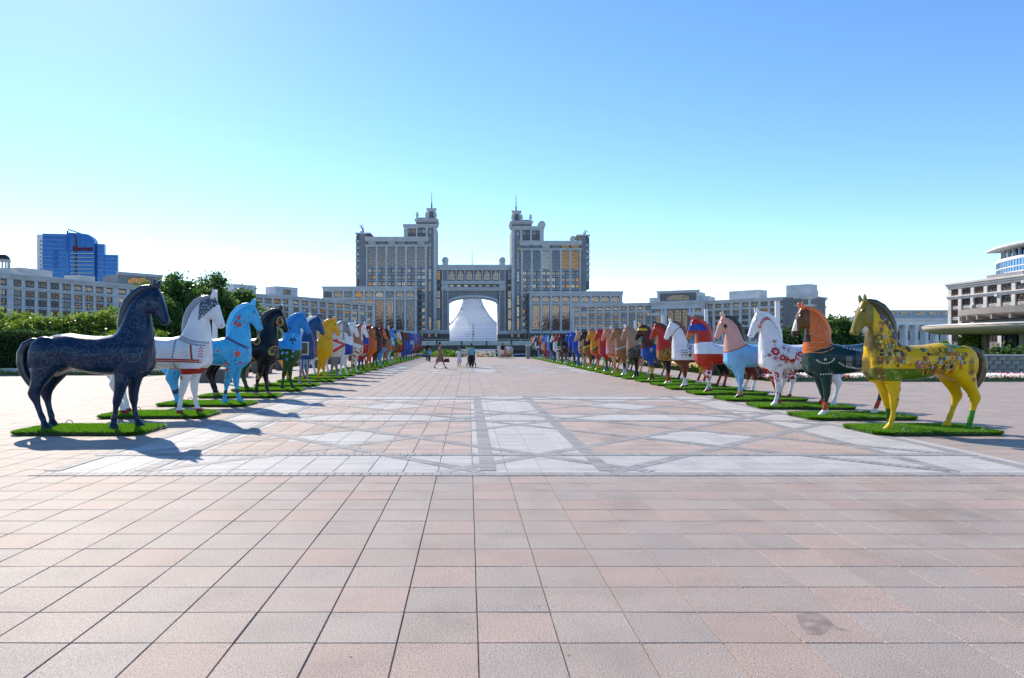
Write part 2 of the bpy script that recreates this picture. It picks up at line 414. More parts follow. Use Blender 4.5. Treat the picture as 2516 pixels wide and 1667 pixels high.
# ---- the two low curved wings, their plan read from the height of the cornice line
def plan(px,py,top=24.):
    D=(top-EYE)*FPX/(HY-py); return ((px-VX)/FPX*D, D)
LP=[plan(-60,663),plan(24,672),plan(283,697),plan(405,705),plan(624,722),plan(714,727.5),plan(918,745)]
MIXL=[('tan',4),('pale',2),('dark',3),('brown',4),('blind',1.2)]
wing(LP[0],LP[1],'leftmost grey stone office wing ending at the picture edge under the dome lantern',3,mix=MIXL)
eL,_,_=wing(LP[1],LP[2],'long grey stone office wing with nine bays left of the navy horse head',9,mix=MIXL)
part(eL,'roof_house',M_be,(8,20,7,14,28,31)); part(eL,'roof_house',M_be,(30,37,7,14,28,30.5))
e,L,rz=wing(LP[2],LP[3],'grey office block with raised attic partly behind the tall left tree',4,top=24,mix=MIXL)
part(e,'attic_wall',M_md,(1.5,L-.5,1.2,14,27.9,31.6)); cornice(e,L-2,31.6,32.6,.6,M_st,1.5,1.2)
window(e,L*.5,28.4,L*.45,2.6,9,1,True,1.15)
wing(LP[3],LP[4],'grey office wing mostly hidden behind the tall left tree',6,mix=MIXL)
e,L,rz=wing(LP[4],LP[5],'short grey office block with roof houses right of the tall left tree',4)
part(e,'roof_house',M_st,(-8,3,3,9,28,32)); part(e,'roof_house',M_st,(L-7,L+5,1.5,10,28,32.2)); window(e,L-1,28.6,4.5,2.4,5,1,True,1.45)
wing(LP[5],LP[6],'low grey office wing with ten arched attic windows joining the left tower block',10)
RP=[plan(1406,748.5),plan(1604,744),plan(1733,740),plan(1990,726.5),plan(2028,732)]
wing(RP[0],RP[1],'low grey office wing with ten arched attic windows beside the right tower block',10)
e,L,rz=wing(RP[2],RP[3],'grey office wing with roof houses behind the white red-flowered horse',11)
part(e,'roof_house',M_st,(11,27,4,12,28,32.5)); part(e,'roof_house',M_st,(L-12,L-1,2,10,28,33.5))
e,L,rz=wing(RP[3],RP[4],'narrow end face of the right office wing with tall arched window',2,depth=12)
window(e,L*.5,27,2.4,4,2,3,True,.28)
# portico block between them
p0,p1=Vector(RP[1]),Vector(RP[2]); d=p1-p0; L=d.length
e=empty('portico_block',(p0.x,p0.y,LOW),math.atan2(d.y,d.x)); tag(e,'projecting portico block with three tall glazed bays and arched attic window','building')
part(e,'wall',M_dk,(0,L,-1.2,15,0,27.4)); cornice(e,L,26.2,28.1,1.2,M_st,0,-1.25); part(e,'frieze',M_st,(0,L,-1.45,-.9,24.3,26.2))
part(e,'attic_wall',M_st,(-2,L+2,.2,14,28.1,30.6)); part(e,'attic_wall',M_st,(2.5,L-3,-.6,14,28.1,33)); cornice(e,L-5.5,33,34,.6,M_st,2.5,-.6)
part(e,'arch_panel',M_dk,(4,L-4.5,-.7,-.5,28.6,32.6)); window(e,L*.5-.2,28.8,L*.42,3,12,1,True,-.72,GL['tan'])
for x in (0,.235,.765,1):
    for dx in (-.9,.9): shared_box(e,'column',M_st,1.3,.9,20.2,(min(max(x*L+dx,.7),L-.7),-1.2,4))
    shared_box(e,'capital',M_st,4.2,1.2,1.5,(min(max(x*L,2.1),L-2.1),-1.22,20.8))
for x,w,nc in ((.12,3.4,4),(.36,3,4),(.5,3.4,4),(.64,3,4),(.88,3.4,4)): window(e,x*L,8,w,15.6,nc,10,False,-1.22,GL['tan'])

# ---- central towers (positions in the enlargement of the photo: origin 780,450, factor 3.3814)
TDIST=500.
def zx(x): return (780+x/3.3814-VX)/FPX*TDIST
def zz(y): return EYE+(HY-450-y/3.3814)/FPX*TDIST - LOW
class Blk:
    def __init__(s,name,label,xref,D=TDIST,cat='building'):
        s.x0=zx(xref); s.e=empty(name,(s.x0,D,LOW)); tag(s.e,label,cat)
    def X(s,x): return zx(x)-s.x0
    def box(s,name,mat,x0,x1,y0,y1,d0,d1):       # y0 top, y1 bottom in enlargement pixels
        a,b=sorted((s.X(x0),s.X(x1))); return part(s.e,name,mat,(a,b,d0,d1,max(0,zz(y1)),zz(y0)))
    def win(s,x0,x1,y0,y1,nc,nr,mat=None,d=0,arch=False):
        a,b=sorted((s.X(x0),s.X(x1))); return window(s.e,(a+b)/2,zz(y1),b-a,zz(y0)-zz(y1),nc,nr,arch,d,mat)
    def corn(s,x0,x1,y0,y1,out,d=0,mat=None,steps=3):
        a,b=sorted((s.X(x0),s.X(x1))); return cornice(s.e,b-a,zz(y1),zz(y0),out,mat or M_st,a,d,steps)
    def spn(s,x0,x1,y0,y1,d=0):
        a,b=sorted((s.X(x0),s.X(x1))); b_=MB(); return spandrel(s.e,(a+b)/2,zz(y1),b-a,zz(y0)-zz(y1),M_st,M_dk,d)
BOT=1339+(EYE-LOW)*FPX/TDIST*3.3814
def tower(side,label):
    # f maps the left tower's enlargement coordinates; the right tower is its mirror image, a little lower
    if side<0: fx=lambda x:x; fy=lambda y:y
    else:
        fx=lambda x: 2600-x if x>=900 else 2600-x-(900-x)*.0
        fy=lambda y: 1339-(1339-y)*(.962 if y>=440 else .982)
        fx=lambda x: np.interp(x,[313,345,400,915,995,1005],[2267,2235,2192,1685,1607,1597])
    T=Blk('office_tower',label,fx(660))
    bx=lambda n,m,x0,x1,y0,y1,d0,d1: T.box(n,m,fx(x0),fx(x1),fy(y0),fy(y1),d0,d1)
    wn_=lambda x0,x1,y0,y1,nc,nr,mat=None,d=0: T.win(fx(x0),fx(x1),fy(y0),fy(y1),nc,nr,mat,d)
    co=lambda x0,x1,y0,y1,out,d=0: T.corn(fx(x0),fx(x1),fy(y0),fy(y1),out,d)
    bx('wall',M_dk,400,915,455,BOT,.3,26); bx('side_wall',M_md,345,400,415,BOT,1.2,24)
    bx('side_wall',M_dk,313,345,430,860,4,22); bx('parapet',M_st,311,440,410,420,.9,24)
    for k in range(6): bx('balcony',M_st,311,345,470+k*54,492+k*54,2.4,6)
    for k in range(6): wn_(318,340,496+k*54,522+k*54,1,1,GL['dark'],3.95)
    bx('wall',M_md,905,990,372,BOT,.2,24); bx('wall',M_dk,720,905,372,455,1.2,22)
    co(398,920,448,486,1.2); co(398,920,512,530,.9); co(715,1003,343,372,1.3,.2)
    bx('frieze',M_st,715,740,372,455,1.1,20)
    # pilasters
    for i,x in enumerate((408,493,574,656,737,819,901)):
        bx('pilaster',M_st,x-8 if i else 403,x+8,530,BOT,-.35,.6)
    for x in (742,824,905): bx('pilaster',M_st,x-7,x+7,372,450,-.3,1.6)
    bx('pilaster',M_st,965,990,372,BOT,-.5,.6); bx('pilaster',M_st,900,915,372,450,-.5,.6)
    gl=[None]*6
    if side>0: gl=[GL['amber'],GL['amber'],GL['dark'],GL['pale'],GL['dark'],GL['dark']]  # mirrored surroundings of each bay put into its glass colour
    for i in range(6):
        x0=421+i*81.6; x1=x0+63; g=gl[i] or GL['tan']
        wn_(x0,x1,486,508,3,1,None if side<0 else g,.25)
        wn_(x0,x1,535,690,4,11,g,.25)
        last=(i==5); rows=range(3) if not last else range(10)
        T.spn(fx(x0),fx(x1),fy(694),fy(704),.28)
        for r in rows:
            y=712+r*55
            if y>1215: break
            wn_(x0,x0+27,y,y+31,2,1,pick(MIX) if side<0 or not gl[i] else pick([(k,1) for k in GL if GL[k]==gl[i]]+[('tan',.6),('dark',.4)]),.25)
            wn_(x1-27,x1,y,y+31,2,1,pick(MIX),.25)
            T.spn(fx(x0),fx(x1),fy(y+37),fy(y+47),.28)
    for r in range(2):
        for x0 in (750,833):
            wn_(x0,x0+26,380+r*60,414+r*60,2,1,GL['tan'] if side<0 else None,1.1); wn_(x0+34,x0+60,380+r*60,414+r*60,2,1,None,1.1)
    # narrow stair windows
    for y in (390,445,500): wn_(927,945,y,y+30,1,1,None,.15)
    for y0,y1 in ((545,690),(715,800),(820,900),(920,1000),(1020,1100),(1115,1215)): wn_(925,944,y0,y1,1,5,None,.15)
    # flared crown, lantern, antenna
    b=MB(); a,c=sorted((T.X(fx(818)),T.X(fx(990)))); a2,c2=sorted((T.X(fx(806)),T.X(fx(1004))))
    b.frustum((a,c,0,17),zz(fy(343)),(a,c,0,17),zz(fy(325)),0); b.frustum((a,c,0,17),zz(fy(325)),(a2,c2,-1.4,18.4),zz(fy(308)),1); b.box(a2,c2,-1.4,18.4,zz(fy(308)),zz(fy(300)),1)
    b.obj('crown_cornice',[M_dk,M_st],T.e)
    bx('crown_parapet',M_md,824,988,286,300,.6,16)
    for x in (828,905,980):
        q=MB(); xx=T.X(fx(x)); q.lathe([(.9,0),(.9,2.6),(1.3,2.6),(1.3,3.2),(.7,3.6),(.9,4.3),(.6,5),(.1,5.3)],10,(xx,.6)); o=q.obj('finial',M_st,T.e); o.location.z=zz(fy(300))
    bx('lantern',M_st,912,978,228,286,2.5,13); bx('lantern_niche',M_dk,927,962,232,284,2.3,2.6); co(908,983,205,230,1.0,2.5)
    q=MB(); xx=T.X(fx(945)); z0=zz(fy(206)); z1=zz(fy(58))
    q.tube([(xx,7,z0),(xx,7,z0+(z1-z0)*.35),(xx,7,z0+(z1-z0)*.36),(xx,7,z1)],[.55,.5,.28,.12],8); q.obj('antenna',M_mul,T.e)
    # podium band and dark base
    co(820,1090 if side<0 else 1000,1222,1250,1.2,-.6); bx('podium',M_base,820,1000,1250,BOT,-.9,20)
    for x in (870,930,985): wn_(x-9,x+9,1254,1278,1,1,None,-.95)
    return T
TL=tower(-1,'left twin tower, grey, crowned by lantern and antenna, tan glazing')
TR=tower(1,'right twin tower, grey, crowned by lantern and antenna, amber and dark reflections tinted into glazing')
# figures and dishes on the roofs (simple)
def sculpture(xp,yp,label,flip):
    p=PD(780+xp/3.3814,450+yp/3.3814,TDIST+6); e=MB()
    base=p.z
    b=MB(); f=flip
    b.box(-2.2,2.2,-1.2,1.2,0,.8)
    b.tube([(f*2,0,.8),(f*1,0,2.6),(f*-.6,0,4.6),(f*-2.2,0,6.2),(f*-3.4,0,6.4)],[.9,1.1,.8,.5,.3],7)
    b.tube([(f*.5,0,.8),(f*1.4,0,3),(f*2.2,0,5.6)],[.8,.55,.12],6); b.tube([(f*-.4,0,4.4),(f*.6,0,6.8),(f*1.2,0,7.6)],[.5,.35,.1],6)
    o=b.obj('roof_sculpture',M_md,None,(p.x,p.y,base)); o.scale=(.62,.62,.8); tag(o,label,'sculpture')
sculpture(370,410,'dark winged roof sculpture on the far left tower corner',1)
sculpture(2222,455,'slender roof sculpture on the far right tower corner',-1)
def dish(xp,yp,r,D,label,name='satellite_dish',mat=None,stand=1.5):
    p=PD(780+xp/3.3814,450+yp/3.3814,D); b=MB()
    b.ball((0,0,r),(r,r*.8,r),14,9); b.box(-.4,.4,-.4,.4,-stand-r*.4,r*.3)
    o=b.obj(name,mat or M_wh,None,(p.x,p.y,p.z-r),smooth=True); tag(o,label,'satellite dish')
dish(1862,348,3.0,TDIST+4,'large pale satellite dish on the shoulder of the right tower',mat=M_st,stand=2)
dish(2120,463,2.2,TDIST+6,'small pale satellite dish on the right tower main roof',mat=M_st,stand=1.5)

# ---- arch building between the towers
A=Blk('arch_building','grey arch building joining the twin towers over a wide round gateway',1295,TDIST+3)
A.box('wall',M_dk,978,1620,690,895,.5,18)
for x0,x1 in ((978,1090),(1500,1620)):
    A.box('wall',M_dk,x0,x1,895,BOT,.5,18)
    A.box('podium',M_base,x0-4,x1+2,1255,BOT,-.6,17); A.corn(x0,x1-2,1228,1256,1.0,-.3)
A.corn(976,1622,676,722,1.3,0); A.corn(1030,1562,812,838,1.2,-.3); A.corn(1030,1562,866,894,1.5,-.3)
for x in (1060,1538):
    A.box('pylon',M_md,x-22,x+22,725,810,-.3,1); A.box('pylon',M_md,x-22,x+22,900,1228,-.3,1)
    A.box('pylon_frame',M_st,x-27,x-19,725,1228,-.5,.9); A.box('pylon_frame',M_st,x+19,x+27,725,1228,-.5,.9); A.box('pylon_panel',M_st,x-18,x+18,842,864,-.45,.6)
    A.box('pedestal',M_st,x-24,x+24,652,676,1,6); q=MB(); q.ball((A.X(x),3.2,zz(634)),2.5,14,10); q.obj('globe',M_st,A.e,smooth=True)
for i in range(6):
    xc=1115+i*73.6; A.win(xc-25,xc+25,727,805,3,4,GL['tan'],.45,True)
    if i: A.box('pilaster',M_st,xc-41,xc-33,722,812,-.1,.7)
for i in range(7): A.win(1098+i*60,1128+i*60,843,861,2,1,None,.45)
for x0 in (992,1585):
    for y0,y1 in ((727,800),(838,855),(893,950),(960,1040),(1050,1130),(1140,1220)): A.win(x0,x0+26,y0,y1,2,4,None,.45)
b=MB()                                       # spandrel with the arch opening cut out of its lower edge
xl,xr=A.X(1088),A.X(1502); cxm=(xl+xr)/2; zs=zz(1000); zt=zz(948); ztop=zz(895)
pts=[]
N=28
for k in range(N+1):
    t=-1+2*k/N; pts.append((cxm+t*(xr-xl)/2, zs+(zt-zs)*math.sqrt(max(0,1-t*t*.985))))
for k in range(N):
    (x0,z0),(x1,z1)=pts[k],pts[k+1]
    b.add([(x0,.5,z0),(x1,.5,z1),(x1,.5,ztop),(x0,.5,ztop),(x0,17,z0),(x1,17,z1),(x1,17,ztop),(x0,17,ztop)],[(0,1,2,3),(7,6,5,4),(0,4,5,1)],0)
b.obj('arch_spandrel',M_md,A.e)
b=MB()
for k in range(N):
    (x0,z0),(x1,z1)=pts[k],pts[k+1]; g=1.6
    b.add([(x0,-.3,z0),(x1,-.3,z1),(x1,-.3,z1+g),(x0,-.3,z0+g),(x0,.6,z0),(x1,.6,z1),(x1,.6,z1+g),(x0,.6,z0+g)],[(0,1,2,3),(0,4,5,1),(3,2,6,7)],0)
b.obj('arch_moulding',M_st,A.e)
for k in range(1,N,2):
    (x0,z0),(x1,z1)=pts[k],pts[k+1]; q=MB(); q.box(x0,x1,.62,4,min(z0,z1)-.9,max(z0,z1)+.3); q.obj('arch_coffer',M_st,A.e)
A.box('jamb',M_st,1082,1092,1000,BOT,-.4,17); A.box('jamb',M_st,1498,1508,1000,BOT,-.4,17)

# ---- stepped six-storey wings in front of the tower feet
def stepped(side,label):
    D=478.
    def X(x): return (780+x/3.3814-VX)/FPX*D
    def Z(y): return EYE+(HY-450-y/3.3814)/FPX*D-LOW
    x0,x1=(45,828) if side<0 else (1763,2535)
    tp=860 if side<0 else 900
    e=empty('stepped_wing',(X(x0),D,LOW)); tag(e,label,'building'); L=X(x1)-X(x0); q=lambda x:X(x)-X(x0)
    part(e,'wall',M_dk,(0,L,.4,20,0,Z(tp+6))); cornice(e,L,Z(tp+32),Z(tp),1.3,M_st); part(e,'frieze',M_st,(0,L,-.1,.5,Z(tp+42),Z(tp+32)))
    cornice(e,L,Z(tp+112),Z(tp+92),.9,M_st); part(e,'plinth_band',M_st,(0,L,-.9,.5,Z(1250),Z(1228))); part(e,'podium',M_base,(.1,L-.1,-.6,.45,0,Z(1250)))
    for i in range(10):
        xc=(172+(i)*85.8) if side<0 else 1815+i*82.5
        if side<0 and i>7: break
        if side>0 and i>8: break
        h0=tp+88; h1=tp+45
        window(e,q(xc),Z(h0),X(60)-X(0),Z(h1)-Z(h0),4,1,True,.35,pick(MIX+[('amber',2.5)]) if side<0 else GL['tan'])
        g=(GL['tan'] if side>0 else [GL['tan'],GL['tan'],GL['amber'],GL['amber'],GL['brown'],GL['tan'],GL['dark'],GL['dark']][i])  # varied tints stand in for reflections in these windows
        window(e,q(xc),Z(1216),X(60)-X(0),Z(tp+116)-Z(1216),4,13,False,.35,g)
        for dx in (-43,43) if i==0 else (43,):
            shared_box(e,'pilaster',M_st,X(18)-X(0),.7,Z(tp+112)-Z(1228),(q(xc+dx),.38,Z(1228))); shared_box(e,'pilaster',M_st,X(18)-X(0),.6,Z(tp+42)-Z(tp+92),(q(xc+dx),.38,Z(tp+92)))
    return e
stepped(-1,'stepped six-storey wing in front of the left tower with amber reflections tinted into windows')
stepped(1,'stepped six-storey wing in front of the right tower with tan windows')

# ---- tent-shaped centre seen through the gateway
M_tent=simple('tent_cushions',(.80,.82,.85),.3,var=.04,scale=.05)
_nt=M_tent.node_tree; _tr=_nt.nodes.new('ShaderNodeBsdfTranslucent'); _tr.inputs[0].default_value=(.85,.88,.92,1); _mx=_nt.nodes.new('ShaderNodeMixShader'); _mx.inputs[0].default_value=.75
_nt.links.new(_nt.nodes['Principled BSDF'].outputs[0],_mx.inputs[1]); _nt.links.new(_tr.outputs[0],_mx.inputs[2]); _nt.links.new(_mx.outputs[0],_nt.nodes['Material Output'].inputs[0]); M_net=simple('cable_net',(.40,.44,.52),.5,var=.05)
def tent():
    D=1100.; e=empty('tent_centre',(0,D,LOW)); tag(e,'huge pale tent-shaped dome with cable net seen through the gateway','building')
    prof=[(3,618),(9,650),(13,690),(20,730),(29,757),(42,778),(60,797),(84,815),(106,835),(114,846)]
    ap=PD(1160,618,D); rings=[]; n=96; b=MB()
    ys=np.linspace(668,846,30); rr=np.interp(ys,[p[1] for p in prof],[p[0] for p in prof])
    for y,r in zip(ys,rr):
        cx=1160+(y-730)*.06; z=EYE+(HY-y)/FPX*D-LOW; rad=max(.5,r/FPX*D); X=(cx-VX)/FPX*D
        rings.append([(X+rad*math.cos(2*math.pi*k/n), rad*.9*math.sin(2*math.pi*k/n), z) for k in range(n)])
    vs=[v for r in rings for v in r]; fs=[(j*n+(k+1)%n,j*n+k,(j+1)*n+k,(j+1)*n+(k+1)%n) for j in range(len(rings)-1) for k in range(n)]
    b.add(vs,fs); b.obj('membrane',M_tent,e,smooth=True)
    q=MB()
    for j in range(1,len(rings)): q.tube(rings[j]+[rings[j][0]],.22,4,0,False)
    for k in range(n): q.tube([rings[j][k] for j in range(0,len(rings),2)],.22,4,0,False)
    q.obj('cable_net',M_net,e)
    q=MB(); q.tube([(ap.x,0,ap.z-LOW-40),(ap.x,0,ap.z-LOW+2)],[1.0,.4],8); q.obj('mast',M_net,e)
    q=MB(); q.lathe([(100,0),(100,5),(97,9),(90,9.5)],60,((1165-VX)/FPX*D,0)); q.obj('base_ring',M_wh,e)
tent()
# ---- blue glass hotel tower, far left
def hotel():
    D=640.
    def X(z): return (z/5.6-VX)/FPX*D
    def Z(y): return EYE+(HY-540-y/5.6)/FPX*D-LOW
    x0=X(585); e=empty('hotel_tower',(x0,D,LOW),R(9)); tag(e,'blue glass hotel tower with curved roof and red lettering','building')
    k=1/math.cos(R(9)); q=lambda z:(X(z)-x0)*k
    blue=GL['blue']; dkb=glassmat('navy_glass',(.03,.07,.2),bump=.1)
    part(e,'glass_block',blue,(0,q(900),0,8,0,Z(192))); part(e,'glass_block',blue,(q(1255),q(1365),.5,5,0,Z(318))); part(e,'glass_block',blue,(q(1365),q(1537),1,4,0,Z(465)))
    b=MB(); n=12; pts=[(q(930),0),(q(1262),0)]
    z1=Z(330); zt=Z(190)
    for i in range(n+1):
        a=math.pi/2*i/n; pts.append((q(930)+(q(1262)-q(930))*(.62+.38*math.cos(a)) if i<=n else 0, z1+(zt-z1)*math.sin(a)))
    pts.append((q(930),zt+1)); b.xzprism(pts,-3,6); b.obj('curved_bay',blue,e)
    part(e,'recess_strip',dkb,(q(880),q(940),-.6,10,Z(425),Z(205))); part(e,'recess_strip',dkb,(q(720),q(780),-.3,4,Z(668),Z(422))); part(e,'recess_strip',dkb,(q(926),q(936),-3.4,2,0,Z(200)))
    b=MB(); b.tube([(q(1022),-3.4,0),(q(1022),-3.4,Z(300)),(q(1015),-3.2,Z(220)),(q(985),-2,Z(185)),(q(960),0,Z(182))],.9,6); b.obj('facade_rib',M_mul,e)
    for i in range(11):
        y=222+i*57
        part(e,'floor_band',M_wf,(0,q(880),-.25,.2,Z(y),Z(y-3)))
        if y>330: part(e,'floor_band',M_wf,(q(1262),q(1365),.2,.6,Z(y+10),Z(y+7)))
        if y>470: part(e,'floor_band',M_wf,(q(1365),q(1537),.7,1.2,Z(y+14),Z(y+11)))
    for i in range(7): part(e,'sun_louvre',M_wf,(q(962),q(1255),-5,-3,Z(470+i*54),Z(460+i*54)))
    # pale gable wall on the left
    part(e,'gable_wall',M_wh,(-4.9,-.05,.4,9,0,Z(205)))
    for i in range(9): part(e,'window',GL['dark'],(-2.2,-1.0,.2,.6,Z(305+i*55),Z(285+i*55)))
    b=MB(); b.tube([(q(878),4,Z(210)),(q(878),4,Z(140))],.8,6); b.tube([(q(890),4,Z(118)),(q(1090),4,Z(188))],.55,6); b.tube([(q(878),4,Z(150)),(q(890),4,Z(118))],.4,6)
    b.tube([(q(1090),4,Z(186)),(q(1090),4,Z(200))],.4,6); b.obj('roof_crane',M_mul,e)
    cu=bpy.data.curves.new('sign','FONT'); cu.body='Marriott'; cu.size=1; cu.extrude=.05; cu.align_x='CENTER'
    t=bpy.data.objects.new('tmp',cu); C.objects.link(t); dg=bpy.context.evaluated_depsgraph_get(); me=bpy.data.meshes.new_from_object(t.evaluated_get(dg)); bpy.data.objects.remove(t)
    co=np.array([v.co[:] for v in me.vertices]); w=co[:,0].max()-co[:,0].min(); sc=(q(1235)-q(988))/w
    me.transform(Matrix.Translation((q(1112),-3.6,Z(425)))@Matrix.Rotation(R(90),4,'X')@Matrix.Diagonal((sc,sc*1.35,sc*4,1))); me.materials.clear(); me.materials.append(simple('red_letters',(.30,.02,.05),.5))
    link('sign_lettering',me,e)
hotel()
# dome lantern at the left picture edge
p=PD(6,672,218.)
b=MB(); b.box(-7,7,-5,5,-1,.9)
e=empty('dome_lantern',(p.x-6.0,p.y+8,p.z)); tag(e,'small round dome on columns at the left picture edge','dome')
b.obj('lantern_base',M_be,e)
b=MB(); b.lathe([(5,.9),(5,1.8),(3.2,2.0),(3.2,2.3)],20); b.obj('lantern_drum',M_be,e)
for k in range(8):
    a=2*math.pi*(k+.5)/8; b=MB(); b.tube([(2.5*math.cos(a),2.5*math.sin(a),2.2),(2.5*math.cos(a),2.5*math.sin(a),4.7)],.28,8); b.obj('column',M_be,e)
b=MB(); b.lathe([(3.0,4.7),(3.1,5.1),(2.8,5.2)],20); b.obj('entablature',M_be,e)
b=MB(); b.lathe([(2.75*math.cos(t*math.pi/16),5.2+2.1*math.sin(t*math.pi/16)) for t in range(8)]+[(.1,7.3)],20); b.obj('dome_cap',simple('dark_copper',(.05,.04,.045),.35,.3),e,smooth=True)

# ---- right side: beige offices running towards the camera, with air-conditioner boxes
MIXB=[('brown',5),('dark',3),('tan',1)]
eb,L,rz=wing((151,219),(151,135),'beige stone office building behind the round pavilion at right',16,top=20.6,mats=(M_be,M_br),mix=MIXB,rows=((13.6,15.4),(10.3,12.1),(7.0,8.8)),attic=(17.0,18.4),name='beige_office')
part(eb,'roof_house',M_md,(8,22,6,14,24.5,26.4)); part(eb,'roof_house',M_be,(42,70,4,14,24.5,27.5))
M_ac=simple('ac_casing',(.6,.6,.58),.5)
for x,z in ((11,18.7),(10.6,16.6),(15.2,15.6),(20.4,19.2),(30,22.2),(33,22.4),(12,13.4)):
    b=MB(); b.box(-.5,.5,-.5,0,0,.75); b.lathe([(.26,0),(.26,.04)],10,(0,0)); b.obj('air_conditioner',M_ac,eb,(x,-.1,z))
# ---- curved blue tower behind it
def curved_tower():
    e=empty('curved_glass_tower',(345,330,LOW-3.5)); tag(e,'curved blue glass tower with white floor bands behind the beige offices','building')
    c=(0,0); Rr=76; a0,a1=R(150),R(262)
    M_blue=glassmat('light_blue_glass',(.16,.32,.55),bump=.1); M_band=M_wh
    b=MB(); b.lathe([(Rr,0),(Rr,52.5)],48,c,0,a0,a1); b.obj('glass_wall',M_blue,e)
    for k in range(14):
        z=52.4-k*3.7-1.2; q=MB(); q.lathe([(Rr-.2,z),(Rr+.35,z),(Rr+.35,z+(1.5 if k%2==0 else .5)),(Rr-.2,z+(1.5 if k%2==0 else .5))],48,c,0,a0,a1); q.obj('floor_band',M_band,e)
    for k in range(60):
        a=a0+(a1-a0)*k/60; q=MB(); q.box(-.09,.09,-.2,.2,0,51); q.obj('mullion',M_wf,e,(Rr*math.cos(a),Rr*math.sin(a),0),rz=a+math.pi/2)
    q=MB(); q.lathe([(Rr-4,52.5),(Rr-4,57)],48,c,0,a0,a1); q.obj('attic_glazing',GL['blue'],e)
    for k in range(26):
        a=a0+(a1-a0)*(k+.5)/26; q=MB(); q.box(-.5,.5,-.5,.5,52.5,57); q.obj('roof_column',M_st,e,((Rr-2)*math.cos(a),(Rr-2)*math.sin(a),0),rz=a)
    q=MB(); q.lathe([(Rr-8,56.8),(Rr+4.5,57.2),(Rr+4.8,57.9),(Rr+4.2,58.4),(Rr-8,58.6)],48,c,0,a0,a1); q.obj('roof_canopy',M_wh,e)
curved_tower()
# ---- white colonnaded hall in the gap
def hall():
    D=270.; 
    def X(px): return (px-VX)/FPX*D
    x0=X(2090); e=empty('colonnaded_hall',(x0,D,LOW)); tag(e,'white colonnaded hall with pediment between the trees and the beige offices','building')
    L=X(2360)-x0
    part(e,'wall',M_wh,(0,L,3,20,0,13.0)); part(e,'frieze',M_wh,(-1,L,-.3,20,13.0,14.6)); cornice(e,L,14.6,15.6,1,M_wh,0,-.4)
    for i in range(11):
        x=2+i*(L-3)/10; b=MB(); b.lathe([(.9,0),(.8,1),(.72,11.4),(1,12.2),(1.05,13)],14,(x,.6)); b.obj('column',M_wh,e)
    for i in range(10):
        x=2+(i+.5)*(L-3)/10; window(e,x,7.2,1.7,3.4,2,2,False,2.98,GL['dark'])
    b=MB(); b.xzprism([(-1.5,15.6),(13,15.6),(6,18.4)],-.6,12); b.obj('pediment',M_wh,e)
    part(e,'roof',simple('grey_roof',(.42,.42,.43),.6),(9,L,4,19,15.6,19)); 
    for i in range(6): part(e,'roof_window',GL['dark'],(11+i*5.4,14.6+i*5.4,3.8,4.1,17.2,18.4))
hall()
# ---- round pavilion
def pavilion():
    cx,cy=60.,63.; e=empty('round_pavilion',(cx,cy,0)); tag(e,'low round pavilion with wide disc canopy and dark glazing at right edge','pavilion')
    M_can=simple('canopy_render',(.24,.21,.185),.55,var=.1,scale=.6); M_soff=simple('canopy_soffit',(.42,.33,.27),.6,var=.12,scale=.4); M_rim=simple('metal_rim',(.55,.52,.49),.4,.2)
    b=MB(); b.lathe([(9,2.45),(12.6,2.5),(14.9,2.62),(15.7,2.95),(15.95,3.28)],72,(0,0)); b.obj('canopy_soffit',M_soff,e,smooth=True)
    b=MB(); b.lathe([(15.95,3.29),(16.0,3.36),(15.7,3.46),(9,3.7)],72,(0,0)); b.obj('canopy_rim',M_rim,e,smooth=True)
    b=MB(); b.lathe([(11.0,3.6),(11.0,3.85),(12.6,4.3),(12.8,4.4),(12.8,4.95),(12.2,5.0)],64,(0,0)); b.obj('upper_ring',M_can,e)
    for k in range(40):
        a=2*math.pi*k/40; q=MB(); q.box(11.0,12.7,-.11,.11,3.9,4.36); q.obj('ring_beam',M_can,e,(0,0,0),rz=a)
    b=MB(); b.lathe([(9.2,0),(9.2,2.46)],48,(0,0)); b.obj('glazing',glassmat('pavilion_glass',(.05,.08,.09),rough=.03,metal=.6,bump=.05),e)
    for k in range(24):
        a=2*math.pi*(k+.3)/24; q=MB(); q.box(-.06,.06,-.06,.06,0,2.46); q.obj('glazing_bar',M_mul,e,(9.25*math.cos(a),9.25*math.sin(a),0),rz=a)
    for k in range(16):
        a=2*math.pi*(k+.5)/16; q=MB(); q.lathe([(.34,0),(.34,2.5)],14,(11.8*math.cos(a),11.8*math.sin(a))); q.obj('column',simple('column_render',(.26,.22,.19),.6) if k==0 else bpy.data.materials['column_render'],e)
pavilion()
# ---- rock-faced garden wall in front of it
M_rock=simple('rock_block',(.30,.29,.27),.9,var=.3,scale=5,bump=.7); M_cap=simple('wall_cap',(.42,.41,.39),.7)
rw=empty('garden_wall',(23.6,32.6,0)); tag(rw,'rough stone block garden wall with flat cap behind the yellow horse tail','wall')
wr=random.Random(4); rocks=[]
for k in range(5):
    q=MB(); a=lambda:wr.uniform(-.02,.02)
    q.add([(-.2,0,-.1),(.2,0,-.1),(.2,0,.1),(-.2,0,.1),(-.19+a(),-.05+a(),-.09+a()),(.19+a(),-.05+a(),-.09+a()),(.19+a(),-.05+a(),.09+a()),(-.19+a(),-.05+a(),.09+a()),(a(),-.09,a())],
          [(0,1,5,4),(1,2,6,5),(2,3,7,6),(3,0,4,7),(4,5,8),(5,6,8),(6,7,8),(7,4,8)]); rocks.append(q.mesh('stone_block',M_rock))
for j in range(5):
    for i in range(8):
        o=link('stone_block',rocks[wr.randrange(5)],rw,(.22+i*.42+(.2 if j%2 else 0)-.1,0,.11+j*.205)); o.scale=(1.02*wr.uniform(.9,1),1,1)
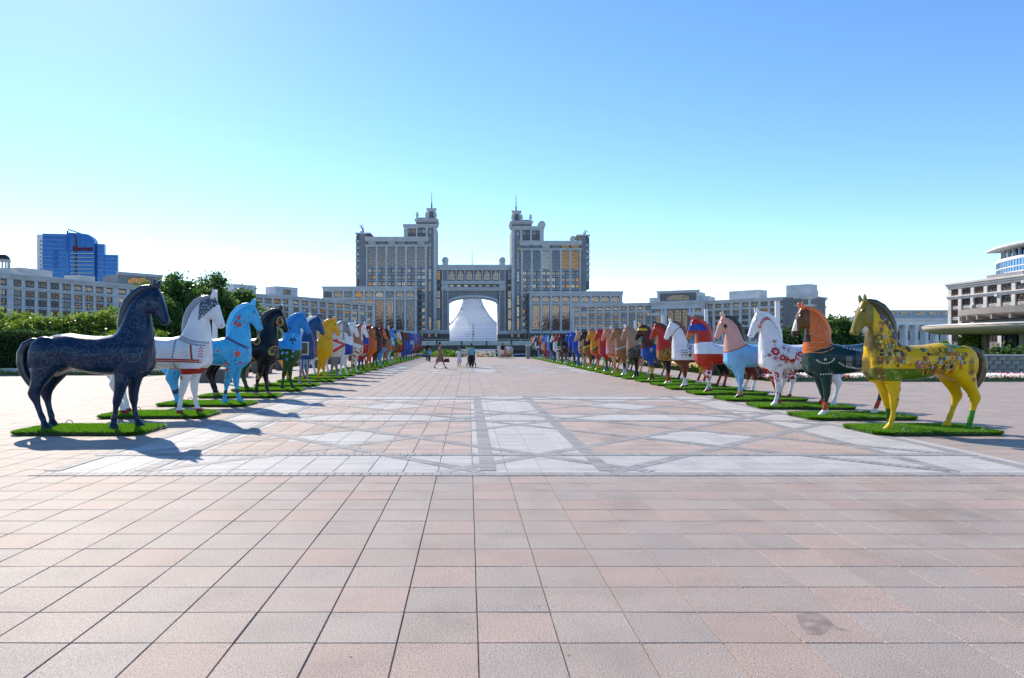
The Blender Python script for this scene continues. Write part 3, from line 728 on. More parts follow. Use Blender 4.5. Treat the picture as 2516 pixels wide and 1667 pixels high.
part(rw,'wall_core',M_joint,(-.1,3.5,.0,.6,0,1.03)); part(rw,'wall_cap',M_cap,(-.15,3.55,-.12,.66,1.03,1.1)); part(rw,'end_pier',M_base,(3.56,4.5,-.1,.7,0,1.0))

# ---- road bridge behind the plaza, lower ground with railings
BY=140.
bd=empty('road_bridge',(8,BY,LOW)); tag(bd,'low concrete road bridge crossing behind the plaza below the towers','bridge')
M_conc=simple('concrete',(.52,.52,.50),.85,var=.15,scale=.6); M_dkc=simple('dark_concrete',(.09,.10,.10),.9,var=.2,scale=.4)
part(bd,'deck_beam',M_dkc,(-60,60,.6,14,4.25,5.4)); part(bd,'parapet',M_conc,(-60,60,0,.5,5.36,6.25)); part(bd,'parapet',M_conc,(-60,60,13.5,14,5.36,6.25))
for i in range(24): part(bd,'parapet_post',M_dkc,(-59.5+i*5,-59.2+i*5,-.06,.02,5.36,6.25))
part(bd,'handrail',M_wf,(-60,60,.2,.3,6.55,6.62))
for i in range(49): part(bd,'rail_post',M_wf,(-60+i*2.5,-59.93+i*2.5,.2,.27,6.25,6.55))
part(bd,'abutment',M_dkc,(-2,60,2,14,0,4.3)); part(bd,'abutment',M_dkc,(-60,-27,2,14,0,4.3)); part(bd,'pier',M_dkc,(-13,-12,4,10,0,4.3))
for x in (10,16,22): part(bd,'wall_lamp',M_wf,(x,x+.25,1.85,1.98,3.2,3.4))
M_white=simple('white_paint',(.78,.78,.78),.4,var=.03)
def railing(x0,x1,y,z,label,h=1.05,n=8):
    e=empty('railing',(x0,y,z)); tag(e,label,'railing'); L=x1-x0
    for k in range(n+1):
        b=MB(); b.tube([(L*k/n,0,0),(L*k/n,0,h)],.035,6); b.obj('post',M_white,e)
    for zz_ in (h,h*.55):
        b=MB(); b.tube([(0,0,zz_),(L,0,zz_)],.03,6); b.obj('rail',M_white,e)
railing(-1.2,5.4,PY1-.5,-.02,'white pipe railing along the far plaza edge behind the stroller',.95,6)
# kiosk frame behind it
k=empty('white_shelter',(-.6,92,LOW)); tag(k,'small white framed shelter beyond the plaza edge above the stroller','shelter')
for x in (0,3.6):
    for y in (0,1.6): part(k,'post',M_white,(x,x+.09,y,y+.09,0,4.7))
part(k,'roof',M_white,(-.2,3.9,-.2,1.9,4.7,4.86)); part(k,'rail',M_white,(0,3.7,0,.08,3.7,3.78)); part(k,'pane',GL['pale'],(.1,3.6,1.55,1.6,2.6,4.5))
sp=empty('stone_pillar',(6.55,76.5,0)); tag(sp,'square stone pillar with white cap at the far end of the right row','pillar')
part(sp,'shaft',simple('grey_brown_stone',(.27,.25,.22),.8),(-.22,.22,-.22,.22,0,1.42)); part(sp,'cap',M_white,(-.27,.27,-.27,.27,1.42,1.5))
def lamp_post(x,y,z,h,label):
    e=empty('lamp_post',(x,y,z)); tag(e,label,'lamp post')
    b=MB(); b.tube([(0,0,0),(0,0,h*.5),(0,0,h)],[.12,.09,.06],8); b.obj('pole',M_mul,e)
    b=MB(); b.box(-.3,.3,-.12,.12,h*.97,h*.97+.1); b.obj('lamp_head',M_wf,e)
    for k in (.75,.82): 
        b=MB(); b.box(-.25,.25,-.05,.05,h*k,h*k+.15); b.obj('bracket',M_mul,e)
pl=PD(1162.5,846,165.); lamp_post(pl.x,pl.y,LOW,10.4,'slim grey lamp post standing before the white tent')
pl=PD(1355,846,160.); lamp_post(pl.x,pl.y,LOW,11.4,'slim grey lamp post before the right stepped wing')
pl=PD(1331,846,160.); lamp_post(pl.x,pl.y,LOW,10.4,'shorter slim lamp post left of the other before the right wing')

# ---- cars just below the plaza edge
def car(x,y,z,col,label):
    e=empty('parked_car',(x,y,z)); tag(e,label,'car'); m=simple('car_paint',col,.25,.2,var=.03,coat=.6); gl=GL['dark']; blk=simple('tyre_rubber',(.02,.02,.02),.8)
    prof=[(-2.1,.35),(2.1,.35),(2.15,.75),(1.95,.95),(1.2,1.0),(-1.9,1.02),(-2.15,.85)]
    b=MB(); b.xzprism(prof,-.85,.85); b.obj('body',m,e)
    b=MB(); b.frustum((-1.7,1.15,-.8,.8),1.0,(-1.15,.45,-.62,.62),1.48); b.obj('cabin_glass',gl,e)
    b=MB(); b.frustum((-1.2,.5,-.64,.64),1.475,(-1.0,.35,-.55,.55),1.53); b.obj('roof',m,e)
    for sx in (-1.35,1.35):
        for sy in (-.86,.7):
            w=MB(); w.tube([(sx,sy,.32),(sx,sy+.16,.32)],.32,16); o=w.obj('wheel',blk,e)
            w=MB(); w.tube([(sx,sy-.01,.32),(sx,sy+.17,.32)],.19,12); w.obj('rim',M_wf,o)
    for sy in (-.6,.6):
        w=MB(); w.box(2.05,2.17,sy-.15,sy+.15,.66,.8); w.obj('headlight',M_wf,e)
car(7.1,90,-1.2,(.25,.35,.6),'blue car parked below the plaza edge beside the stone pillar')
car(-5.6,90,-1.25,(.12,.22,.55),'blue car parked below the plaza edge behind the father and boy')
b=MB(); b.box(-40,40,86.3,96,LOW+.01,-1.26); tag(b.obj('road',simple('asphalt',(.05,.05,.05),.9,var=.2)),kind='structure')
# ================================================================ VEGETATION
def leafmat(name, a, b, c):
    m,nt,p=newmat(name)
    oi=nd(nt,'ShaderNodeAttribute'); oi.attribute_name='lv'
    nt.links.new(ramp(nt,oi.outputs['Fac'],[(0,a+(1,)),(.55,b+(1,)),(1,c+(1,))]),p.inputs['Base Color'])
    p.inputs['Roughness'].default_value=.5; p.inputs['Specular IOR Level'].default_value=.35
    tr=nd(nt,'ShaderNodeBsdfTranslucent'); mx=nd(nt,'ShaderNodeMixShader'); mx.inputs[0].default_value=.45
    hs=nd(nt,'ShaderNodeHueSaturation'); hs.inputs['Value'].default_value=1.5; hs.inputs['Saturation'].default_value=1.1
    nt.links.new(p.inputs['Base Color'].links[0].from_socket,hs.inputs['Color']); nt.links.new(hs.outputs[0],tr.inputs['Color'])
    out=nt.nodes['Material Output']; nt.links.new(p.outputs[0],mx.inputs[1]); nt.links.new(tr.outputs[0],mx.inputs[2]); nt.links.new(mx.outputs[0],out.inputs[0])
    return m
M_lf=[leafmat('willow_leaf',(.09,.14,.02),(.16,.24,.04),(.25,.34,.08)),
      leafmat('tree_leaf',(.035,.08,.018),(.075,.145,.032),(.13,.21,.055)),
      leafmat('hedge_leaf',(.014,.035,.010),(.03,.07,.018),(.06,.11,.03)),
      leafmat('shrub_leaf',(.06,.12,.015),(.12,.21,.03),(.2,.29,.06))]
M_bark=simple('bark',(.10,.075,.055),.9,var=.3,scale=6,bump=.5)
vr=np.random.RandomState(21)
def leaves(name, cen, size, mat, parent, var=.5, stretch=1.8):
    n=len(cen); cen=np.asarray(cen)
    d=vr.normal(size=(n,3)); d/=np.linalg.norm(d,axis=1)[:,None]
    u=np.cross(d,vr.normal(size=(n,3))); u/=np.linalg.norm(u,axis=1)[:,None]
    s=size*(1-var/2+var*vr.rand(n))[:,None]
    d=d*s*.5*stretch; u=u*s*.5
    v=np.stack([cen-d,cen+u,cen+d,cen-u],1).reshape(-1,3)
    me=bpy.data.meshes.new(name); me.vertices.add(4*n); me.vertices.foreach_set('co',v.ravel())
    me.loops.add(4*n); me.loops.foreach_set('vertex_index',np.arange(4*n,dtype=np.int32)); me.polygons.add(n)
    me.polygons.foreach_set('loop_start',np.arange(0,4*n,4,dtype=np.int32))
    a=me.attributes.new('lv','FLOAT','FACE'); a.data.foreach_set('value',vr.rand(n).astype(np.float32))
    me.materials.append(mat); me.update(calc_edges=True); me.validate()
    return link(name,me,parent)
def clumps(n, cen, rad, nl, cr, shell=.55, flat=1.):
    """leaf positions: clumps spread through an ellipsoid, denser at its skin"""
    out=[]
    for _ in range(n):
        d=vr.normal(size=3); d/=np.linalg.norm(d); t=shell+(1-shell)*vr.rand()**.6
        c=np.array(cen)+d*np.array(rad)*t; r=cr*(.6+.8*vr.rand())
        p=vr.normal(size=(nl,3))*r*np.array([.5,.5,.42*flat]); out.append(c+p)
    return np.concatenate(out)
def tree(x,y,z,h,w,label,mat,nc=90,nl=150,leaf=.16,trunks=1,crown0=.28,name='tree',cat='tree',group=None,lobes=6,cr=.55):
    e=empty(name,(x,y,z)); tag(e,label,cat,group)
    b=MB(); tips=[]
    for t in range(trunks):
        ox=(t-(trunks-1)/2)*.4; a=vr.rand()*6.28
        top=(ox+.3*math.cos(a),.3*math.sin(a),h*.7)
        r=.035*h/math.sqrt(trunks)
        b.tube([(ox*.5,0,-.1),(ox*.8,0,h*.25),(ox+.1*math.cos(a),.1*math.sin(a),h*.45),top],[r*1.3,r,r*.7,r*.25],8)
        for k in range(5):
            aa=a+k*1.26+vr.rand()*.5; l=w*(.28+.14*vr.rand()); z0=h*(.28+.09*k)
            tip=(ox+l*math.cos(aa),l*math.sin(aa),z0+h*(.14+.12*vr.rand()))
            b.tube([(ox*.9,0,z0),(ox+l*.5*math.cos(aa),l*.5*math.sin(aa),z0+h*.06),tip],[r*.55,r*.35,r*.12],6); tips.append(tip)
    b.obj('trunk',M_bark,e)
    cz=h*(crown0+1)/2; rz=h*(1-crown0)/2; P=[]
    for k in range(lobes):
        a=2*math.pi*k/lobes+vr.rand(); rr=w*.5*(.35+.25*vr.rand()); zc=cz+rz*(-.45+1.0*vr.rand()*.9)
        P.append(clumps(nc//lobes,(rr*math.cos(a),rr*math.sin(a),zc),(w*.28,w*.28,rz*.5),nl,cr))
    P.append(clumps(nc//lobes,(0,0,cz+rz*.5),(w*.25,w*.25,rz*.5),nl,cr)); P.append(clumps(nc//lobes,(0,0,cz),(w*.35,w*.35,rz*.6),nl,cr))
    pts=np.concatenate(P); pts=pts[pts[:,2]>.05]
    leaves('crown',pts,leaf,mat,e); return e
def place(px,py_top,Y,z=0): X=(px-VX)/FPX*Y; return X, EYE+(HY-py_top)/FPX*Y-z
# big trees behind the second and third horse at left
for px,top,Y,w,lab in ((437,676,62,6.2,'tall dark green tree behind the white horse head'),(523,676,66,5.6,'tall dark green tree behind the light blue horse'),
                       (585,712,70,5.0,'lower dark green tree between the tall trees and the black horse'),(395,735,58,4.2,'medium dark tree left of the white horse head')):
    X,h=place(px,top,Y); tree(X,Y,0,h*1.0,w,lab,M_lf[1],120,130,.19,2,.12,group='trees behind the left row',lobes=8,cr=.7)
X,h=place(650,800,72); tree(X,72,0,h,3.4,'small light green tree behind the black horse',M_lf[0],50,120,.16,1,.2)
# feathery shrubs at far left
for i,(px,top,Y,w) in enumerate(((20,775,48,5),(75,790,45,4.5),(130,782,47,4.5),(185,778,50,4.8),(235,768,49,5),(290,760,52,4.6),(330,800,47,3.8),(-30,790,46,4))):
    X,h=place(px,top,Y); labs=['leftmost but one feathery green shrub above the clipped hedge','feathery green shrub second above the hedge end','feathery green shrub above the navy horse rump','feathery green shrub above the navy horse croup','tall feathery green shrub above the middle of the navy horse back','tallest feathery shrub touching the navy horse mane','low feathery shrub behind the navy horse neck','feathery shrub cut by the left picture edge']
    tree(X,Y,0,h,w,labs[i],M_lf[0],70,150,.15,2,.0,name='shrub',cat='shrub',group='feathery shrubs at left',lobes=6,cr=.5)
def hedge(x0,x1,y0,y1,h,label,mat,n=16000,leaf=.075):
    e=empty('hedge',((x0+x1)/2,y0,0)); tag(e,label,'hedge'); cx=(x0+x1)/2
    P=vr.rand(n,3)*np.array([x1-x0,y1-y0,h])+np.array([x0-cx,0,0])
    k=vr.rand(n); P[k<.4,1]=vr.normal(size=(k<.4).sum())*.06; m=(k>=.4)&(k<.68); P[m,2]=h+vr.normal(size=m.sum())*.06; m=(k>=.68)&(k<.84); P[m,0]=(x1-cx)+vr.normal(size=m.sum())*.06
    P[:,2]=np.abs(P[:,2]+.05*np.sin(P[:,0]*3)); leaves('foliage',P,leaf,mat,e)
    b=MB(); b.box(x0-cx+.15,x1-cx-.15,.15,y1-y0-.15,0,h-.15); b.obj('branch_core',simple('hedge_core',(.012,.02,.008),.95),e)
hedge(-31,-23.4,37.2,40,2.25,'tall clipped dark hedge at the left picture edge',M_lf[2],18000)
hedge(-23.2,-14.6,38.8,40.4,.75,'low clipped hedge under the navy horse belly',M_lf[2],9000)
hedge(13.4,18,33.2,34.4,.75,'low clipped hedge behind the dark green horse',M_lf[2],6000)
# right trees
X,h=place(1945,806,47); tree(X,47,0,h,3.2,'round dark bush between the white and the hooded horse',M_lf[2],70,150,.11,2,.0,name='bush',cat='bush',cr=.4)
X,h=place(2055,776,50); tree(X,50,0,h,3.6,'leafy green tree behind the orange hooded horse neck',M_lf[1],80,150,.13,2,.05,cr=.45)
X,h=place(1990,800,55); tree(X,55,0,h,3.2,'darker tree half hidden behind the orange hooded horse head',M_lf[2],60,130,.13,1,.05,cr=.45)
for px,top,Y,lab in ((2385,815,66,'thin green tree behind the pavilion canopy edge'),(2310,838,75,'small green bush before the colonnaded hall')):
    X,h=place(px,top,Y); tree(X,Y,0,max(h,1.6),2.2,lab,M_lf[0],36,110,.13,1,.0,name='bush',cat='bush',cr=.35)
X,h=place(1590,838,55); tree(X,55,0,h,2.2,'small bush between the red and the blue horse necks',M_lf[3],36,110,.12,1,.0,name='bush',cat='bush',cr=.35)
X,h=place(2465,874,36); tree(X,36,0,1.45,1.8,'leafy plant on top of the garden wall by the yellow tail',M_lf[1],30,90,.1,1,.0,name='bush',cat='bush',cr=.3)
# greenery under the bridge
for i,(px,top,Y,w,lab) in enumerate(((1072,868,108,5,'leftmost green bush under the bridge behind the father'),(1098,866,112,5.5,'green bush under the bridge behind the walking woman'),(1118,870,106,4.5,'green bush under the bridge between woman and girl'),(1142,867,114,5,'green bush under the bridge behind the girl in white'),(1192,869,118,6,'green bush under the bridge right of the stroller'),(1206,880,106,3,'small green bush before the dark abutment'),(1050,866,112,4,'green bush under the bridge left end'))):
    X,h=place(px,top,Y,LOW); tree(X,Y,LOW,h,w,lab,M_lf[3],50,110,.24,1,.0,name='bush',cat='bush',group='bushes under the bridge',cr=.7)
# lawn beyond the bridge opening and in the side gardens
M_lawn=simple('lawn',(.05,.10,.02),.9,var=.35,scale=1.5)
for nm,(x0,x1,y0,y1,z) in {'a':(-89,-12.4,36.0,85.6,.02),'b':(13.2,99,30.6,85.6,.02),'c':(-40,20,97,138,LOW+.012)}.items():
    b=MB(); b.add([(x0,y0,z),(x1,y0,z),(x1,y1,z),(x0,y1,z)],[(0,1,2,3)]); tag(b.obj('lawn',M_lawn),kind='structure')
# flower beds
FM={k:simple('petal_'+k,c,.6,var=.15,scale=9) for k,c in dict(cream=(.75,.72,.50),yellow=(.75,.50,.02),red=(.55,.02,.07),white=(.8,.8,.74),pink=(.62,.10,.22),leaf=(.06,.13,.025)).items()}
def flowers(name,label,x0,x1,y0,y1,n,mix,h=.28):
    keys=[k for k,_ in mix]; cum=np.cumsum([w for _,w in mix]); cum=cum/cum[-1]
    b=MB()
    ms=[FM['leaf']]+[FM[k] for k in keys]
    fr=random.Random(int(abs(x0)*10)+n)
    for i in range(n):
        x=fr.uniform(x0,x1); y=y0+(y1-y0)*fr.random()**1.3; hh=h*fr.uniform(.5,1.1); s=fr.uniform(.03,.055)
        patch=math.sin(x*1.7+y*2)+math.sin(x*.6-y)*.8
        t=min(.999,max(0,(patch+1.8)/3.6*.8+fr.random()*.2)); k=int(np.searchsorted(cum,t))
        z=hh
        b.add([(x-s,y,z-s*.6),(x,y-s,z+s*.3),(x+s,y,z-s*.5),(x,y+s*.6,z+s*.7)],[(0,1,3),(1,2,3)],1+min(k,len(keys)-1))
        if i%2==0:
            w=s*1.6; b.add([(x-w,y+.03,.0),(x+w,y+.03,.0),(x+fr.uniform(-.05,.05),y+.02,hh)],[(0,1,2)],0)
    o=b.obj(name,ms); tag(o,label,'flower bed',kind='stuff')
flowers('flower_bed','pale cream flower bed along the hedge at left',-27,-12.6,36.0,37.1,9000,[('cream',3),('white',2)])
flowers('flower_bed','yellow and cream flower bed behind the light blue horse',-13.4,-12.4,37.2,60,4500,[('yellow',3),('cream',2)],.4)
flowers('flower_bed','red, white and pink flower bed along the right garden edge',12.9,33,29.9,31.3,11000,[('red',2.2),('white',2),('pink',1.6),('cream',.8)])
flowers('flower_bed','yellow flower bed behind the right row of horses',12.6,14.4,31.6,62,9000,[('yellow',6),('pink',.7),('white',.6)],.5)
# ================================================================ HORSES
HS=427.
def hp(px,py): return ((px-700)/HS,(1300-py)/HS)
def sag_loft(b, rings, n=20, y0=0, e=2.2):
    vs=[]
    for (f,k,w) in rings:
        f=np.array(hp(*f)); k=np.array(hp(*k)); c=(f+k)/2; h=(f-k)/2
        for i in range(n):
            a=2*math.pi*i/n; ca,sa=math.cos(a),math.sin(a)
            ca=math.copysign(abs(ca)**(2/e),ca); sa=math.copysign(abs(sa)**(2/e),sa)
            vs.append((c[0]+h[0]*ca, y0+w*sa, c[1]+h[1]*ca))
    N=len(rings)
    fs=[(j*n+i,(j+1)*n+i,(j+1)*n+(i+1)%n,j*n+(i+1)%n) for j in range(N-1) for i in range(n)]
    fs+=[tuple(range(n)),tuple(range(N*n-1,(N-1)*n-1,-1))]
    b.add(vs,fs)
def leg_loft(b, pts, n=14):
    """pts: (px,py,y, fore-aft radius, lateral radius) from the top down"""
    vs=[]
    for (px,py,y,ra,rb) in pts:
        x,z=hp(px,py)
        vs+=[(x+ra*math.cos(2*math.pi*i/n), y+rb*math.sin(2*math.pi*i/n), z) for i in range(n)]
    N=len(pts); fs=[(j*n+i,(j+1)*n+i,(j+1)*n+(i+1)%n,j*n+(i+1)%n) for j in range(N-1) for i in range(n)]
    fs+=[tuple(range(n)),tuple(range(N*n-1,(N-1)*n-1,-1))]; b.add(vs,fs)
def remesh(b, name, voxel, smooth=6, iters=1):
    me=b.mesh('tmp',bpy.data.materials.new('tmp')); o=link('tmp',me)
    m=o.modifiers.new('r','REMESH'); m.mode='VOXEL'; m.voxel_size=voxel; m.use_smooth_shade=True
    s=o.modifiers.new('s','SMOOTH'); s.factor=.5; s.iterations=smooth
    dg=bpy.context.evaluated_depsgraph_get(); dg.update()
    r=bpy.data.meshes.new_from_object(o.evaluated_get(dg)); r.name=name; bpy.data.objects.remove(o)
    r.polygons.foreach_set('use_smooth',[True]*len(r.polygons)); r.materials.clear(); r.materials.append(None); return r
hb=MB()
sag_loft(hb,[((305,690),(305,830),.13),((325,645),(325,880),.25),((375,600),(380,915),.335),((450,573),(450,900),.38),((530,563),(530,860),.385),((590,561),(592,838),.375),
             ((660,573),(660,860),.37),((740,581),(740,877),.385),((830,583),(830,885),.39),((900,570),(900,888),.38),((970,556),(970,890),.375),((1040,550),(1040,886),.36),((1110,560),(1110,876),.34),((1165,585),(1165,850),.27),((1197,630),(1197,800),.17)])
sag_loft(hb,[((1196,760),(880,640),.33),((1205,680),(905,590),.325),((1208,610),(940,545),.28),((1204,540),(973,470),.235),((1196,470),(1000,395),.20),((1184,415),(1038,318),.178),((1190,385),(1100,250),.155),((1225,350),(1165,210),.13)])
sag_loft(hb,[((1205,190),(1120,300),.09),((1243,196),(1158,345),.125),((1272,255),(1168,388),.14),((1292,310),(1192,405),.128),((1308,360),(1222,422),.10),((1322,405),(1248,450),.086),((1333,445),(1263,478),.088),((1336,470),(1275,494),.082),((1322,492),(1288,502),.05)],e=2.4)
# brow and cheek
for sy in (-1,1):
    x,z=hp(1255,290); hb.ball((x,sy*.115,z),(.06,.04,.045)); x,z=hp(1195,365); hb.ball((x,sy*.10,z),(.10,.055,.10)); x,z=hp(1326,470); hb.ball((x,sy*.055,z),(.035,.03,.03))
    # shoulder and haunch masses
    x,z=hp(1075,760); hb.ball((x,sy*.235,z),(.24,.13,.36)); x,z=hp(420,735); hb.ball((x,sy*.24,z),(.30,.16,.36))
x,z=hp(1150,790); hb.ball((x,.13,z),(.12,.15,.17)); hb.ball((x,-.13,z),(.12,.15,.17))
def fleg(y,dx):   # dx: px offsets hip..foot
    P=[(1030,770,.21,.125),(1022,860,.175,.125),(1008,930,.135,.11),(992,990,.105,.092),(978,1045,.088,.085),(968,1085,.08,.078),(960,1130,.052,.051),(952,1180,.047,.047),(946,1215,.06,.057),(942,1243,.05,.048),(940,1270,.078,.074),(946,1300,.098,.09)]
    n=len(P); leg_loft(hb,[(x+dx*(i/(n-1))**1.3,yy,y,ra,rb) for i,(x,yy,ra,rb) in enumerate(P)])
fleg(-.2,0); fleg(.2,128)
def hleg(y,dx):
    P=[(430,760,.27,.15),(415,850,.235,.155),(385,920,.165,.125),(355,975,.125,.10),(335,1020,.118,.082),(340,1055,.095,.076),(358,1100,.062,.056),(378,1160,.052,.049),(398,1207,.062,.058),(410,1240,.051,.049),(424,1268,.078,.072),(434,1300,.098,.09)]
    n=len(P); leg_loft(hb,[(x+dx*max(0,(i-1)/(n-2)),yy,y,ra,rb) for i,(x,yy,ra,rb) in enumerate(P)])
hleg(-.22,0); hleg(.22,-62)
HORSE=remesh(hb,'horse_body',.021,5)
BV=BVHTree.FromPolygons([v.co[:] for v in HORSE.vertices],[p.vertices[:] for p in HORSE.polygons])
def path3(pts): return [(hp(a,c)[0],0,hp(a,c)[1]) for a,c in pts]
mb=MB(); mb.tube(path3([(950,585),(955,540),(962,480),(975,400),(1006,322),(1060,255),(1125,215),(1185,200),(1222,203)]),[(.05,.03),(.07,.05),(.085,.06),(.09,.062),(.09,.062),(.088,.062),(.075,.06),(.055,.05),(.02,.03)],14)
MANE=remesh(mb,'mane',.017,4)
tb=MB(); tb.tube(path3([(360,640),(320,626),(268,624),(215,655),(186,720),(183,790),(203,865),(245,935),(280,990),(300,1035)]),[(.05,.05),(.06,.06),(.07,.07),(.085,.085),(.095,.09),(.095,.095),(.09,.09),(.078,.075),(.06,.05),(.03,.02)],14)
TAIL=remesh(tb,'tail',.018,3)
eb_=MB(); eb_.tube([(0,0,-.03),(.005,0,.04),(.012,0,.11),(.016,0,.165)],[(.038,.04),(.042,.045),(.028,.032),(.006,.006)],8); EAR=eb_.mesh('ear',bpy.data.materials.new('tmp_ear'),True)
ey=MB(); ey.ball((0,0,0),(.028,.014,.02),10,7); EYEM=ey.mesh('eye',simple('glossy_black_eye',(.01,.01,.01),.1),True)

ns_=MB(); ns_.ball((0,0,0),(.017,.009,.012),8,6); NOSM=ns_.mesh('nostril',simple('nostril_shadow_paint',(.02,.015,.015),.5),True)
# painting: a stack of colour zones bounded by planes in the statue's own frame, optionally broken up by a motif
NECK=[(.27,0,.72,1.365)]; HEAD=[(1,0,0,1.105),(0,0,1,1.75)]; BODY=[(-.27,0,-.72,-1.365)]
def zlt(v): return [(0,0,-1,-v)]
def zgt(v): return [(0,0,1,v)]
def xgt(v): return [(1,0,0,v)]
def xlt(v): return [(-1,0,0,-v)]
def paint(name, base, layers=(), rough=.3):
    m,nt,p=newmat(name); tc=nd(nt,'ShaderNodeTexCoord'); ob=tc.outputs['Object']
    L=nt.links
    nz=nd(nt,'ShaderNodeTexNoise'); nz.inputs['Scale'].default_value=3.5; nz.inputs['Detail'].default_value=3; L.new(ob,nz.inputs['Vector'])
    def shade(col):
        c=lin(col); 
        return ramp(nt,nz.outputs['Fac'],[(.3,tuple(q*.80 for q in c[:3])+(1,)),(.7,tuple(min(1,q*1.02) for q in c[:3])+(1,))])
    cur=shade(base)
    for lay in layers:
        hs=lay[0]; col=lay[1]; pat=lay[2] if len(lay)>2 else None
        mask=None
        def mul(a,b):
            if a is None: return b
            n=nd(nt,'ShaderNodeMath',operation='MULTIPLY'); L.new(a,n.inputs[0]); L.new(b,n.inputs[1]); return n.outputs[0]
        for (a,b,c,d) in hs:
            v=nd(nt,'ShaderNodeVectorMath',operation='DOT_PRODUCT'); v.inputs[1].default_value=(a,b,c); L.new(ob,v.inputs[0])
            g=nd(nt,'ShaderNodeMath',operation='GREATER_THAN'); g.inputs[1].default_value=d; L.new(v.outputs['Value'],g.inputs[0]); mask=mul(mask,g.outputs[0])
        if pat:
            kind,sc,th=pat
            if kind in('dots','rings'):
                t=nd(nt,'ShaderNodeTexVoronoi'); t.inputs['Scale'].default_value=sc; L.new(ob,t.inputs['Vector'])
                g=nd(nt,'ShaderNodeMath',operation='LESS_THAN'); g.inputs[1].default_value=th; L.new(t.outputs['Distance'],g.inputs[0])
                if kind=='rings':
                    g2=nd(nt,'ShaderNodeMath',operation='GREATER_THAN'); g2.inputs[1].default_value=th*.6; L.new(t.outputs['Distance'],g2.inputs[0]); mask=mul(mask,g2.outputs[0])
            elif kind=='noise':
                t=nd(nt,'ShaderNodeTexNoise'); t.inputs['Scale'].default_value=sc; t.inputs['Detail'].default_value=4; L.new(ob,t.inputs['Vector'])
                g=nd(nt,'ShaderNodeMapRange'); g.inputs['From Min'].default_value=th; g.inputs['From Max'].default_value=th+.08; L.new(t.outputs['Fac'],g.inputs[0])
            elif kind=='scroll':
                t=nd(nt,'ShaderNodeTexNoise'); t.inputs['Scale'].default_value=sc; t.inputs['Detail'].default_value=0; t.inputs['Distortion'].default_value=1.5; L.new(ob,t.inputs['Vector'])
                s1=nd(nt,'ShaderNodeMath',operation='SUBTRACT'); s1.inputs[1].default_value=.5; L.new(t.outputs['Fac'],s1.inputs[0])
                s2=nd(nt,'ShaderNodeMath',operation='ABSOLUTE'); L.new(s1.outputs[0],s2.inputs[0])
                g=nd(nt,'ShaderNodeMath',operation='LESS_THAN'); g.inputs[1].default_value=th; L.new(s2.outputs[0],g.inputs[0])
            elif kind=='stripe':      # vertical-ish stripes round the limb
                t=nd(nt,'ShaderNodeVectorMath',operation='DOT_PRODUCT'); t.inputs[1].default_value=th if hasattr(th,'__len__') else (1,.6,.15); L.new(ob,t.inputs[0])
                s1=nd(nt,'ShaderNodeMath',operation='MULTIPLY'); s1.inputs[1].default_value=sc; L.new(t.outputs['Value'],s1.inputs[0])
                s2=nd(nt,'ShaderNodeMath',operation='SINE'); L.new(s1.outputs[0],s2.inputs[0])
                g=nd(nt,'ShaderNodeMath',operation='GREATER_THAN'); g.inputs[1].default_value=.1; L.new(s2.outputs[0],g.inputs[0])
            elif kind=='check':
                t=nd(nt,'ShaderNodeTexChecker'); t.inputs['Scale'].default_value=sc; mp=nd(nt,'ShaderNodeMapping'); mp.inputs['Rotation'].default_value=(.78,.78,.78); L.new(ob,mp.inputs['Vector']); L.new(mp.outputs[0],t.inputs['Vector'])
                g=nd(nt,'ShaderNodeMath',operation='GREATER_THAN'); g.inputs[1].default_value=.5; L.new(t.outputs['Fac'],g.inputs[0])
            mask=mul(mask,g.outputs[0])
        cur=mixcol(nt,mask,cur,shade(col))
    L.new(cur,p.inputs['Base Color']); p.inputs['Roughness'].default_value=rough
    p.inputs['Coat Weight'].default_value=.10; p.inputs['Coat Roughness'].default_value=.08; p.inputs['Specular IOR Level'].default_value=.25
    bp=nd(nt,'ShaderNodeBump'); bp.inputs['Strength'].default_value=.12; bp.inputs['Distance'].default_value=.01
    n2=nd(nt,'ShaderNodeTexNoise'); n2.inputs['Scale'].default_value=14; L.new(ob,n2.inputs['Vector']); L.new(n2.outputs['Fac'],bp.inputs['Height']); L.new(bp.outputs[0],p.inputs['Normal'])
    return m

